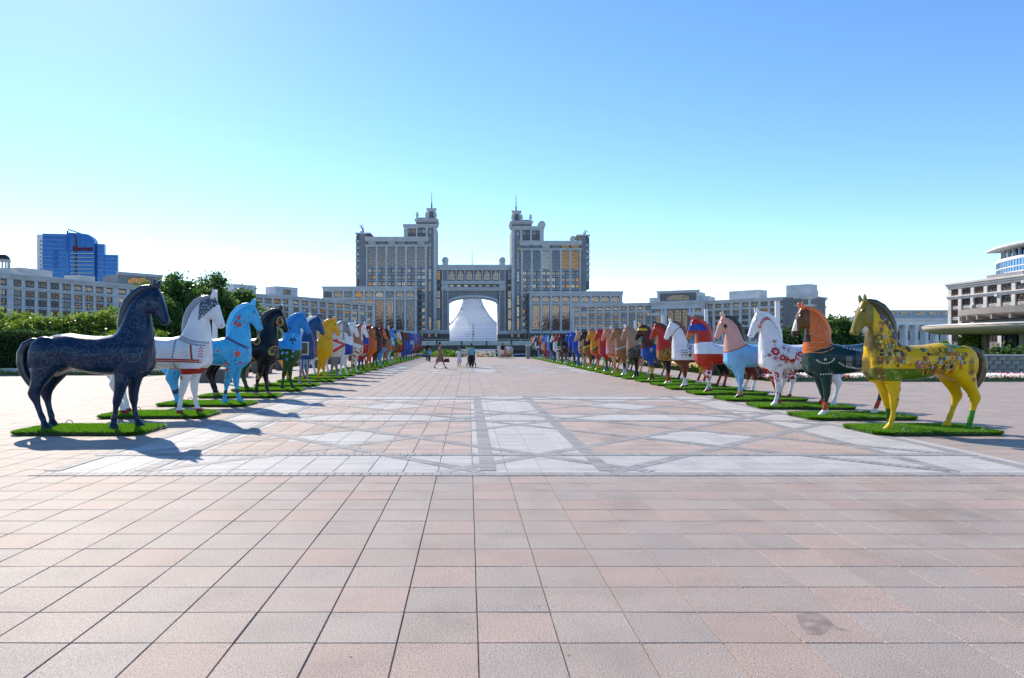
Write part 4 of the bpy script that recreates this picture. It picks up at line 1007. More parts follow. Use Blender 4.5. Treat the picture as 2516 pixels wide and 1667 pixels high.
# turf mats
M_turf=simple('turf_backing',(.025,.05,.012),.95,var=.3)
M_blade=[leafmat('turf_blade',(.06,.16,.012),(.115,.27,.02),(.19,.38,.045))]
def turf_meshes(seed):
    r=np.random.RandomState(seed); hw,hd,rad=1.12,.61,.24
    pts=[]
    for cx,cy,a0 in ((hw-rad,hd-rad,0),(-hw+rad,hd-rad,90),(-hw+rad,-hd+rad,180),(hw-rad,-hd+rad,270)):
        for k in range(6): a=R(a0+18*k); pts.append((cx+rad*math.cos(a)*(1+.05*r.rand()),cy+rad*math.sin(a)*(1+.05*r.rand())))
    b=MB(); b.prism([(x*.985,y*.985) for x,y in pts],.012,.066); base=b.mesh('turf_base',M_turf)
    n=15000; x=r.uniform(-hw,hw,n*2); y=r.uniform(-hd,hd,n*2)
    qx=np.maximum(np.abs(x)-(hw-rad),0); qy=np.maximum(np.abs(y)-(hd-rad),0); ok=qx*qx+qy*qy<rad*rad; x=x[ok][:n]; y=y[ok][:n]
    # skirt
    m=5000; t=r.rand(m)*len(pts); i=t.astype(int); f=t-i; P=np.array(pts); a=P[i%len(pts)]; c=P[(i+1)%len(pts)]; e=a+(c-a)*f[:,None]
    X=np.concatenate([x,e[:,0]]); Y=np.concatenate([y,e[:,1]]); Z=np.concatenate([np.full(len(x),.062),r.uniform(.012,.066,m)]); N=len(X)
    h=r.uniform(.025,.048,N); h[len(x):]*=.6; ang=r.rand(N)*6.28; w=.0055
    out=np.zeros((N,2)); nn=np.stack([X/hw,Y/hd],1); nn/=np.maximum(np.linalg.norm(nn,axis=1)[:,None],1e-3); out[len(x):]=nn[len(x):]*.05
    tx=X+r.normal(size=N)*.022+out[:,0]; ty=Y+r.normal(size=N)*.022+out[:,1]
    v=np.stack([np.stack([X-w*np.cos(ang),Y-w*np.sin(ang),Z],1),np.stack([X+w*np.cos(ang),Y+w*np.sin(ang),Z],1),np.stack([tx,ty,Z+h],1)],1).reshape(-1,3)
    me=bpy.data.meshes.new('grass'); me.vertices.add(3*N); me.vertices.foreach_set('co',v.ravel()); me.loops.add(3*N); me.loops.foreach_set('vertex_index',np.arange(3*N,dtype=np.int32)); me.polygons.add(N); me.polygons.foreach_set('loop_start',np.arange(0,3*N,3,dtype=np.int32))
    at=me.attributes.new('lv','FLOAT','FACE'); at.data.foreach_set('value',r.rand(N).astype(np.float32)); me.materials.append(M_blade[0]); me.update(calc_edges=True); me.validate()
    return base,me
TURF=[turf_meshes(1),turf_meshes(2),turf_meshes(3)]
TURFZ=.066

# ---- painted ornaments laid on the surface
class Dec:
    def __init__(s,horse,side): s.b=MB(); s.mats=[]; s.h=horse; s.side=side
    def mi(s,col):
        nm='ornament_'+col
        m=bpy.data.materials.get(nm) or simple(nm,col,.3,var=.06,scale=5)
        if m not in s.mats: s.mats.append(m)
        return s.mats.index(m)
    def hit(s,x,z,off=.004):
        h=BV.ray_cast(Vector((x,s.side*2,z)),Vector((0,-s.side,0)))
        if h[0] is None: return None
        return h[0]+h[1]*off
    def poly(s,pts,col,off=.005):
        c=(sum(p[0] for p in pts)/len(pts),sum(p[1] for p in pts)/len(pts)); hs=[s.hit(c[0],c[1],off)]+[s.hit(x,z,off) for x,z in pts]
        if any(h is None for h in hs): return
        if max((a-hs[0]).length for a in hs)>.45: return
        n=len(pts); s.b.add(hs,[(0,1+i,1+(i+1)%n) if s.side>0 else (0,1+(i+1)%n,1+i) for i in range(n)],s.mi(col))
    def disc(s,x,z,r,col,n=10,off=.005,sq=1): s.poly([(x+r*math.cos(2*math.pi*i/n),z+r*sq*math.sin(2*math.pi*i/n)) for i in range(n)],col,off)
    def stroke(s,pts,w,col,off=.005):
        dense=[]
        for (a,b_) in zip(pts[:-1],pts[1:]):
            k=max(1,int(math.hypot(b_[0]-a[0],b_[1]-a[1])/.04))
            dense+=[(a[0]+(b_[0]-a[0])*i/k,a[1]+(b_[1]-a[1])*i/k) for i in range(k)]
        dense.append(pts[-1]); m=s.mi(col); prev=None
        for i,p in enumerate(dense):
            q=dense[min(i+1,len(dense)-1)]; o=dense[max(i-1,0)]; dx,dz=q[0]-o[0],q[1]-o[1]; l=math.hypot(dx,dz) or 1; nx,nz=-dz/l*w/2,dx/l*w/2
            a=s.hit(p[0]+nx,p[1]+nz,off); c=s.hit(p[0]-nx,p[1]-nz,off)
            if a is None or c is None: prev=None; continue
            if prev and (prev[0]-a).length<.25: s.b.add([prev[0],prev[1],c,a],[(0,1,2,3)],m)
            prev=(a,c)
    def spiral(s,x,z,r,turns,col,w=.012,dirn=1,a0=0):
        s.stroke([(x+r*(1-.8*t/24)*math.cos(a0+dirn*turns*6.28*t/24),z+r*(1-.8*t/24)*math.sin(a0+dirn*turns*6.28*t/24)) for t in range(25)],w,col)
    def flower(s,x,z,r,col,cen='#f0d8d0',n=7):
        for i in range(n):
            a=2*math.pi*i/n; s.disc(x+r*.68*math.cos(a),z+r*.68*math.sin(a),r*.36,col,6,.005)
        s.disc(x,z,r*.6,col,8,.006); s.disc(x,z,r*.34,cen,8,.008); s.disc(x,z,r*.16,col,6,.010)
    def leaf(s,x,z,l,a,col):
        c,d=math.cos(a),math.sin(a); s.poly([(x,z),(x+c*l*.5-d*l*.22,z+d*l*.5+c*l*.22),(x+c*l,z+d*l),(x+c*l*.5+d*l*.22,z+d*l*.5-c*l*.22)],col)
    def paisley(s,x,z,l,a,col,inner):
        def P(t,k):
            u=k*l*.34*math.cos(t); v=k*l*.34*math.sin(t)
            if math.sin(t)>0: u+=.35*l*math.sin(t)**2*.6; v*=1.9
            return (x+u*math.cos(a)-v*math.sin(a),z+u*math.sin(a)+v*math.cos(a))
        ring=[P(6.2832*i/22,1) for i in range(23)]; s.stroke(ring,.026,col); s.stroke([P(6.2832*i/22,.55) for i in range(23)],.02,inner)
    def done(s,name='painted_ornament'):
        if s.b.v: tag(s.b.obj(name,s.mats,s.h),kind='stuff')

horses=[]
def build_horse(x,y,rz,spec,idx,row):
    nm,label=spec['n'],spec['label']
    e=empty('horse_statue',(x,y,TURFZ),rz); tag(e,label,'horse statue','horse statues in the '+row+' row')
    body=paint('paint_'+row+str(idx),spec['b'],spec.get('l',()))
    link('body',HORSE,e,None,0,body)
    mn=simple('mane_'+row+str(idx),spec.get('m',spec['b']),.3,var=.1,coat=.2); link('mane',MANE,e,None,0,mn)
    tm=simple('tailpaint_'+row+str(idx),spec.get('t',spec.get('m',spec['b'])),.3,var=.12,coat=.2); link('tail',TAIL,e,None,0,tm)
    em=mn if 'e' not in spec else simple('ear_'+row+str(idx),spec['e'],.3,coat=.2)
    ex,ez=hp(1228,205)
    for sy in (-1,1):
        o=link('ear',EAR,e,(ex,sy*.075,ez),0,em); o.rotation_euler=(-sy*.18,.12,0)
        x1,z1=hp(1262,288); h=BV.ray_cast(Vector((x1,sy*1.0,z1)),Vector((0,-sy,0)))
        if h[0] is not None: link('eye',EYEM,e,tuple(h[0]+h[1]*.002))
        x1,z1=hp(1318,468); h=BV.ray_cast(Vector((x1,sy*1.0,z1)),Vector((0,-sy,0)))
        if h[0] is not None and idx<9: link('nostril',NOSM,e,tuple(h[0]-h[1]*.002))
    # turf mat
    t=empty('turf_mat',(x+(.06 if row=='left' else -.06),y,0),rz+(.05*math.sin(idx*2.3))); tag(t,'green turf mat under the '+nm,'turf mat','turf mats under the '+row+' row')
    b,g=TURF[idx%3]; link('turf_base',b,t); tag(link('grass',g,t),kind='stuff')
    for k in range(2):                     # wire loops at the mat's back edge
        q=MB(); q.tube([(-.75+k*1.4+.07*math.cos(a*.45),.60,.06+.09*math.sin(a*.45)) for a in range(8)],.008,5); q.obj('wire_loop',M_mul,t) if idx<3 else None
    if row=='right': e.scale=(.90,.90,.90)
    horses.append(e); return e
WH='#e6e6e6'
LEFT=[
 dict(n='navy scrolled horse',label='navy blue horse statue with thin grey scrolls, nearest in left row',b='#0d2946',m='#0a2038',t='#091a2c'),
 dict(n='white beaded horse',label='white horse statue with grey mane, beaded cap and red girth band',b='#e4e4e6',m='#8f8f94',t='#cfcfd2',e='#d8d8d8',l=[(zlt(1.0)+zgt(.87)+xgt(.3),'#a5251d'),(zlt(.09),'#9c241c'),([(1,0,0,.97),(-.94,0,1,1.14)],'#4c5662'),([(1,0,0,.97),(-.94,0,1,1.14)],'#b4bcc4',('dots',24,.36))]),
 dict(n='light blue pomegranate horse',label='light blue horse statue painted with red pomegranates on dark branches',b='#43aee0',m='#4fb8ea',t='#43aee0',l=[(zlt(.34)+zgt(.24),'#27324a')]),
 dict(n='black paisley horse',label='black horse statue with golden paisley ornaments and pale hooves',b='#080a12',m='#07080d',t='#07080d',l=[(zlt(.09),'#b88a60')]),
 dict(n='sky and meadow horse',label='horse statue painted as blue sky above a green flowered meadow',b='#25521f',m='#2b86cc',t='#d8a810',l=[([(.12,0,1,1.46)],'#3a9ee0'),([(.12,0,1,1.46)],'#a8d4ee',('noise',2.2,.56)),([(.12,0,1,1.46),(0,0,1,1.9)],'#2a84cc'),(BODY+zlt(1.4)+zgt(.95),'#6aa4e0',('dots',9,.16)),(zlt(.9),'#1c3f1c',('noise',8,.5))]),
 dict(n='deep blue shield horse',label='deep blue horse statue with white mane and brown shield panel',b='#1c4a78',m='#d9dde0',t='#8a8a8a',e='#1c4a78',l=[(zlt(.95)+zgt(.5),'#c6ccd2',('stripe',60,(1,.7,0))),(zlt(.5),'#b7b2ad'),(zlt(.5),'#a5483a',('check',9,0)),([(-1,0,0,-.95),(0,0,-1,-1.62),(0,0,1,1.12),(1,0,0,.1)],'#e4d8d2'),([(-1,0,0,-.91),(0,0,-1,-1.58),(0,0,1,1.16),(1,0,0,.14)],'#6b5a3c')]),
 dict(n='bright yellow horse',label='bright yellow horse statue with ochre ornament band and brown hooves',b='#e8a800',m='#e89c06',t='#e0a408',l=[(zlt(.09),'#5a3010'),([(.55,0,.83,2.0),(-.55,0,-.83,-2.2)],'#b07a0c',('scroll',7,.05))]),
 dict(n='grey horse with red crosses',label='pale grey horse statue with red straps and small red crosses',b='#c9c9c6',m='#8e9090',t='#9a9a98',l=[(HEAD,'#85888a'),(zlt(.95),'#7d7f80'),([(.5,0,-.8,-.66),(-.5,0,.8,.55)],'#c22f20'),([(.35,0,.9,1.74),(-.35,0,-.9,-1.83)],'#c22f20')]),
 dict(n='white horse with royal blue chest',label='white horse statue with royal blue chest and red-dotted foreleg',b='#e0e0e2',m='#dcdcdf',t='#dadada',l=[(BODY+zgt(1.0)+xgt(.3),'#1e3c94'),(zlt(1.0)+xgt(.5)+[(0,-1,0,0)],'#b0303a',('dots',11,.30))]),
 dict(n='tan and white lattice horse',label='tan and white horse statue with brown lattice foreleg',b='#dcdad8',m='#a32028',t='#dcdad8',e='#dcdad8',l=[(NECK,'#a5714e'),(HEAD,'#e2e2e2'),(zlt(1.35)+xgt(.4)+[(0,-1,0,.02)],'#9a6a30'),(zlt(1.35)+xgt(.4)+[(0,-1,0,.02)],'#e8dcc8',('check',8,0))]),
 dict(n='red tunic horse with cap',label='brown-headed horse statue with red cap and red tunic',b='#ae2318',m='#9c1a1e',t='#7a1a14',l=[(NECK,'#6b3a26'),(HEAD,'#8f5c3a'),(NECK+[(0,0,-1,-1.9)],'#2a3f9a'),([(0,0,1,2.42)],'#9c1a1e'),(zlt(1.0)+zgt(.86),'#a8a09a'),(zlt(.6),'#1f2f78'),(zlt(.35),'#14161c')]),
 dict(n='orange and dark brown horse',label='dark brown headed horse statue with orange neck and legs',b='#cf6420',m='#3c1d18',t='#3c1d18',l=[(HEAD,'#3a1e18'),(BODY+zgt(1.0)+xlt(.6),'#4a2a1e'),(zlt(.3),'#a07018')]),
 dict(n='chestnut horse with orange face',label='chestnut brown horse statue with bright orange face',b='#542c1c',m='#6a2f20',t='#3a1e16',l=[(HEAD+xgt(1.22),'#e0703a'),(BODY+zgt(1.2),'#4a2630')]),
 dict(n='brown horse with sky blue legs',label='brown-necked horse statue with sky blue legs and red saddle cloth',b='#3296d4',m='#46201a',t='#46201a',l=[(NECK,'#4e241c'),(BODY+zgt(1.28),'#8f2620'),(BODY+zgt(1.24)+zlt(1.28),'#d8a030')]),
 dict(n='tan horse with bright blue head',label='tan horse statue with flat bright blue head',b='#a06c42',m='#2f8fd6',t='#7a5030',l=[(HEAD,'#2f93da'),(zlt(.3),'#6a4024')]),
 dict(n='pale blue horse with yellow-black face',label='pale blue horse statue with black and yellow face',b='#b9c8da',m='#15161a',t='#5a6a80',l=[(HEAD,'#17181c'),(HEAD+xgt(1.2)+zlt(2.4),'#b59a40'),(BODY+zlt(1.6)+zgt(.95),'#3a8ad2'),(BODY+zlt(1.4)+zgt(1.05)+xgt(.8),'#d0481c'),(zlt(.5),'#b8b8c0')]),
 dict(n='green horse with white face',label='green horse statue with white and blue face',b='#276422',m='#5a78b0',t='#d8d8da',l=[(HEAD,'#d0d2d8'),(HEAD,'#6f86b4',('noise',9,.55)),(zlt(.5),'#c8c8cc')]),
 dict(n='red horse with yellow scarf',label='dark red horse statue with yellow scarf and yellow stockings',b='#a82a1c',m='#702a20',t='#702a20',l=[(NECK,'#c9a012'),(HEAD,'#542a1c'),(zlt(.8),'#c8a010')]),
 dict(n='maroon horse with white stockings',label='maroon horse statue with brown head and white stockings',b='#6a1f18',m='#a8621c',t='#4a1a14',l=[(NECK,'#6b3a20'),(HEAD,'#5e321c'),(zlt(.75),'#d0d0c8'),(zlt(.3),'#4a2a18')]),
 dict(n='blue horse with brown head',label='royal blue horse statue with plain brown head',b='#1b4ea4',m='#4a4a48',t='#1b3a84',l=[(HEAD,'#6a3a20'),(BODY,'#3a6ec0',('dots',7,.2))]),
 dict(n='all blue horse',label='plain cobalt blue horse statue in the far left row',b='#1b4fae',m='#1b52b4',t='#1a3f90',l=[(zlt(.5),'#20304a')]),
 dict(n='blue horse with red neck',label='blue horse statue with red and white neck',b='#1d49a4',m='#2f66c8',t='#1d49a4',l=[(NECK,'#b02838'),(HEAD,'#2c68cc'),(NECK+zlt(1.9),'#d8d0d4',('noise',5,.5))]),
 dict(n='mottled green horse with orange head',label='mottled grey-green horse statue with salmon orange head',b='#6f9a94',m='#c4603a',t='#5c7a60',l=[(HEAD,'#d46a42'),(BODY+zlt(1.3),'#8a9a8c',('noise',6,.5)),(zlt(.8),'#2f5a44')]),
 dict(n='navy horse with light blue head',label='navy and red horse statue with light blue head',b='#1e3c90',m='#4aa6dc',t='#2a2a50',l=[(HEAD,'#54b0e2'),(NECK,'#3a66b0'),(BODY+xgt(.85),'#a82a34')]),
 dict(n='red and navy horse',label='red horse statue with navy head in the far left row',b='#9c3020',m='#20408c',t='#5a2014',l=[(NECK,'#243f94'),(BODY+zgt(1.4),'#8a6a3a')]),
 dict(n='rust brown horse',label='rust brown horse statue at the far end of the left row',b='#7a3c20',m='#8a3a28',t='#4a2414',l=[(BODY+zgt(1.3),'#94602e')]),
 dict(n='red-brown horse',label='red-brown horse statue last in the left row',b='#7a2c20',m='#5a2418',t='#4a2014',l=[(zlt(.7),'#5a2a1a')]),
]
RIGHT=[
 dict(n='golden yellow mosaic horse',label='golden yellow horse statue with mosaic patches, nearest in right row',b='#deb200',m='#3f3413',t='#4a3a12',e='#8a7a26',
      l=[(HEAD,'#86762a'),(NECK+[(-.75,0,.45,.28)],'#5d4c16'),(BODY+zlt(1.22)+zgt(.97)+xgt(-.05),'#5a7a1c'),(BODY+zlt(1.22)+zgt(.97)+xgt(-.05),'#b07a20',('dots',12,.2)),([(1,0,0,.98),(0,0,-1,-2.0)],'#6b5818',('noise',2.2,.47)),(xlt(-.62)+zgt(1.0),'#b48d10',('dots',5,.3)),
         (xlt(-.1)+xgt(-.42)+zlt(1.35)+zgt(.75)+[(0,-1,0,.05)],'#2c3a14'),(zlt(.38)+xlt(-.2)+[(0,1,0,0)],'#3f8a1c'),(zlt(.38)+[(0,-1,0,0)]+xgt(0),'#2f5a1c'),(xlt(-.3)+xgt(-.75)+zgt(1.62),'#4f7a20',('noise',4,.5))]),
 dict(n='dark green horse with orange hood',label='dark green horse statue with orange hood, brown face and white beads',b='#143b38',m='#dc6a24',t='#10302c',e='#e06a28',
      l=[([(.30,0,.72,1.42),(-1,0,0,-2)],'#dd6c28'),(HEAD,'#6a4426'),(HEAD+xgt(1.39)+zgt(1.95),'#e8e0d4'),(HEAD+zlt(2.02),'#3a2416'),(zlt(.32),'#c8442c'),(zlt(.13),'#e2e2da'),(BODY+zgt(1.2)+xlt(.4)+xgt(-.5),'#16303a')]),
 dict(n='white horse with red flowers',label='white horse statue with red folk flowers and roosters, red far legs',b='#e8e8ea',m='#e2e2e6',t='#d8d8dc',e='#e2e2e6',l=[([(0,-1,0,.10)],'#b82a20')]),
 dict(n='pale pink horse in light blue shirt',label='pale pink horse statue with black mane, black spade and light blue shirt',b='#a82418',m='#101014',t='#1a1416',e='#d8a898',
      l=[(xgt(-.25),'#7fc0e6'),(NECK,'#d8a595'),([(.27,0,.72,1.345),(-.27,0,-.72,-1.372)],'#a82a30'),(zlt(.66)+xgt(.1),'#5fa6dc'),(zlt(.66)+xgt(.1),'#a8d0ec',('scroll',16,.06)),(zlt(.24)+xgt(.1),'#c89a90'),(zlt(.09),'#1a1a1c'),
         (xlt(-.25)+zlt(.95),'#e2dcda'),(xlt(-.25)+zlt(1.05)+zgt(.6),'#b02a24',('check',8,0)),(xlt(-.25)+zlt(.14),'#7a4030')]),
 dict(n='red horse with blue headband',label='red horse statue with blue headband, white chest band and patterned stockings',b='#b83018',m='#c02c22',t='#5a2414',e='#c02818',
      l=[(NECK,'#b5301c'),([(0,0,1,2.18),(0,0,-1,-2.42)],'#1f46a0'),([(0,0,1,2.42)],'#b82a20'),(HEAD+zlt(2.1),'#c4682c'),([(0,0,1,1.36),(0,0,-1,-1.78),(-.27,0,-.72,-1.56)],'#e4e4e8'),(zlt(.78)+xgt(.1),'#e4e2e2'),(zlt(.78)+zgt(.5)+xgt(.1),'#b4302a',('check',9,0)),(zlt(.5)+xgt(.1),'#3a3a44',('scroll',9,.05)),(zlt(.11),'#6a3a20'),
         (xlt(-.2),'#6a3020'),(xlt(-.1)+zlt(.42),'#e2e0de'),(xlt(-.1)+zlt(.08),'#26262a')]),
 dict(n='white horse with brown mane',label='white horse statue with brown mane and dark emblem on its flank',b='#e4e4e6',m='#6a3020',t='#101012',e='#e0e0e2',l=[(zlt(1.08),'#6a3420'),(zlt(.42)+xgt(.1),'#e0e0e0'),(zlt(.44)+zgt(.38)+xgt(.1),'#2a1c1a',('check',14,0)),(xlt(-.2)+zlt(1.3),'#121214'),(xlt(-.2)+zlt(.5),'#a02a22'),(zlt(.08),'#1c1c20')]),
 dict(n='red horse with speckled gold body',label='red-necked horse statue with black mane and speckled gold body',b='#7a4a1c',m='#0e0e10',t='#0e0e10',e='#141414',l=[(BODY,'#c09238',('dots',22,.42)),([(.27,0,.72,1.33)],'#b02c1a'),(zlt(.99),'#121214'),(zlt(.46),'#a82a1e'),(zlt(.12),'#e2d8b8'),(xlt(-.3)+zlt(1.2)+zgt(.46),'#c8a814')]),
 dict(n='brown horse in blue cover',label='dark brown horse statue with yellow browband and blue body cover',b='#194c9c',m='#0f0f12',t='#2a2018',e='#d8b814',l=[(NECK,'#5a2818'),(HEAD+zlt(2.15),'#1c1210'),([(0,0,1,2.34),(0,0,-1,-2.46),(1,0,0,.85)],'#d4b410'),(zlt(.72)+zgt(.6)+xgt(.1),'#6a4a30'),(zlt(.6)+xgt(.1),'#d2ac10'),(zlt(.33)+xgt(.1),'#5a2a18'),(xlt(-.2)+zlt(1.1),'#1c1814'),(xlt(-.2)+zlt(.4),'#0e0e10')]),
 dict(n='tan-headed horse with dark chest',label='tan-headed horse statue with mottled dark chest and black legs',b='#4a4038',m='#a4785a',t='#3a2c24',e='#e4e2e0',l=[(BODY,'#7a6a5c',('noise',5,.5)),(NECK,'#b08668'),(zlt(1.0),'#121214'),(xlt(-.3)+zlt(.9),'#a07a5c')]),
 dict(n='brown horse with grey breast strap',label='mid brown horse statue with grey breast strap and dark letters',b='#94643e',m='#8a5c3a',t='#5a3a24',l=[([(.27,0,.72,1.30),(-.27,0,-.72,-1.37)],'#b4aca6'),(NECK,'#a0704a'),(BODY+zgt(1.35)+xlt(.5),'#3a2420'),(zlt(.66)+zgt(.5),'#1c1a1c'),(zlt(.36),'#d6d4d0')]),
 dict(n='salmon horse with pale swirls',label='salmon orange horse statue covered in pale swirls',b='#d07a52',m='#cc6f4a',t='#c46a44',l=[(zgt(1.2)+xgt(.2),'#e8bca8',('scroll',5,.035)),(BODY+zgt(1.2)+zlt(1.55),'#cfa8a4',('scroll',7,.07)),(zlt(1.0),'#ecc2ac',('stripe',45,(1,0,.6)))]),
 dict(n='red horse with blue ornament',label='scarlet horse statue with blue chest ornament and green shins',b='#b82a1c',m='#b02018',t='#a81c18',l=[(BODY+zgt(1.1)+zlt(1.6)+xgt(.55)+xlt(1.0),'#24408c',('scroll',7,.10)),(zlt(.78),'#2c6424'),(zlt(.45)+[(0,1,0,0)],'#6a4a34'),(zlt(.3),'#1f4a84')]),
 dict(n='orange-yellow horse with green sash',label='orange-yellow horse statue with green sash and red forelegs',b='#d88f14',m='#c87a18',t='#a8421c',l=[([(.6,0,.8,1.55),(-.6,0,-.8,-1.73)],'#23662a'),(BODY+zlt(1.25)+zgt(.6),'#b8442a'),(BODY+zlt(1.25)+zgt(.6),'#d8a844',('rings',6,.3)),(zlt(.6),'#dc9a16'),(zlt(.09),'#222')]) ,
 dict(n='dark-headed brown horse with yellow collar',label='brown horse statue with dark head, yellow collar and red stockings',b='#8a5628',m='#14100e',t='#2a1c14',l=[(NECK,'#3a1e14'),([(.27,0,.72,1.33),(-.27,0,-.72,-1.42)],'#c8a81c'),(zlt(.45),'#b02c24'),(zlt(.27),'#d2b020'),(zlt(.12),'#dcdcd8')]),
 dict(n='beige patterned horse',label='beige horse statue with dark brown pattern stripes',b='#c49a74',m='#c89c78',t='#9a6f4c',l=[(BODY+zgt(1.0),'#7a5c46',('stripe',26,(.3,0,1))),(BODY+zlt(1.15)+zgt(.85),'#3c1a1c',('check',5,0))]),
 dict(n='royal blue horse',label='royal blue horse statue with small gold medallions',b='#1b49aa',m='#1d4cb0',t='#1b3f94',l=[(BODY,'#c0a058',('dots',3.2,.10))]),
 dict(n='blue horse with slate body',label='bright blue headed horse statue with slate grey body',b='#2b3550',m='#1f4eae',t='#1f2a48',l=[(NECK,'#2049b0'),(zlt(.5),'#1c2434')]),
 dict(n='dark maroon horse',label='dark maroon horse statue with pale star ornaments',b='#3a191c',m='#2a1416',t='#2a1416',l=[(HEAD,'#5a3028'),(BODY,'#a08a84',('scroll',4,.025)),(zlt(.85),'#a8502c',('check',8,0)),(zlt(.3),'#d0d0cc')]),
 dict(n='green horse with red head',label='green horse statue with red head and white-red girth band',b='#1e5c2a',m='#b01e22',t='#14401e',l=[(HEAD,'#c0242a'),(BODY+zlt(1.5)+zgt(1.18),'#e0dcdc'),(BODY+zlt(1.42)+zgt(1.28),'#a02a34')]),
 dict(n='white horse with green neck',label='white horse statue with dark green mane side',b='#d8dad8',m='#1c5230',t='#c8c8c8',l=[(NECK+[(-.75,0,.45,.2)],'#1f5a34')]),
 dict(n='dark navy horse',label='near-black navy horse statue in the far right row',b='#161c30',m='#12161f',t='#10131c',l=[(HEAD+xgt(1.25),'#b8c0cc')]),
 dict(n='sky blue horse',label='plain sky blue horse statue in the far right row',b='#2c90d4',m='#2a94dc',t='#2a7ec0'),
 dict(n='crimson horse with blue head',label='crimson horse statue with cobalt blue head',b='#b8323a',m='#2a58b8',t='#8a2430',l=[(HEAD,'#2f62c4'),(zlt(.7),'#c8607a')]),
 dict(n='cream and rose horse',label='cream horse statue with rose pink legs',b='#c8a088',m='#d0c0b4',t='#b08070',l=[(HEAD,'#c87a40'),(zlt(1.0),'#a8485a')]),
 dict(n='rosy brown horse',label='rosy brown horse statue with white stockings near the stone pillar',b='#7a4a3c',m='#c46a34',t='#5a3428',l=[(BODY+zgt(1.3),'#b07a78'),(zlt(.6),'#c8c0b8')]),
 dict(n='black and white horse',label='black and white horse statue near the far right end',b='#20242c',m='#dcdcdc',t='#1a1c20',l=[(BODY+zgt(1.2),'#b8c8dc'),(zlt(.4),'#d0d0d4')]),
 dict(n='pale blue horse with dark neck',label='pale blue horse statue with black and white neck beside the pillar',b='#79bce0',m='#15161a',t='#5a8aa8',l=[(NECK,'#d0d4d8')]),
 dict(n='orange and black horse',label='orange and black horse statue last in the right row',b='#1c1c1e',m='#d8662a',t='#1c1c1e',l=[(HEAD,'#e07030'),(BODY+zgt(1.2),'#d08a2c')]),
]
RIGHT[12]['l'][-1]=(zlt(.09),'#222222')
HL=[];HR=[]
jr=random.Random(9)
for i,s in enumerate(LEFT):
    y=12.75+2.8*i; HL.append(build_horse(-6.95+jr.uniform(-.06,.06),y+jr.uniform(-.08,.08),jr.uniform(-.025,.025)+(.0 if i else .02),s,i,'left'))
for i,s in enumerate(RIGHT):
    y=12.75+2.4*i+(1.6 if i>16 else 0); HR.append(build_horse(8.36+jr.uniform(-.05,.05),y+jr.uniform(-.08,.08),math.pi+jr.uniform(-.03,.03),s,i,'right'))

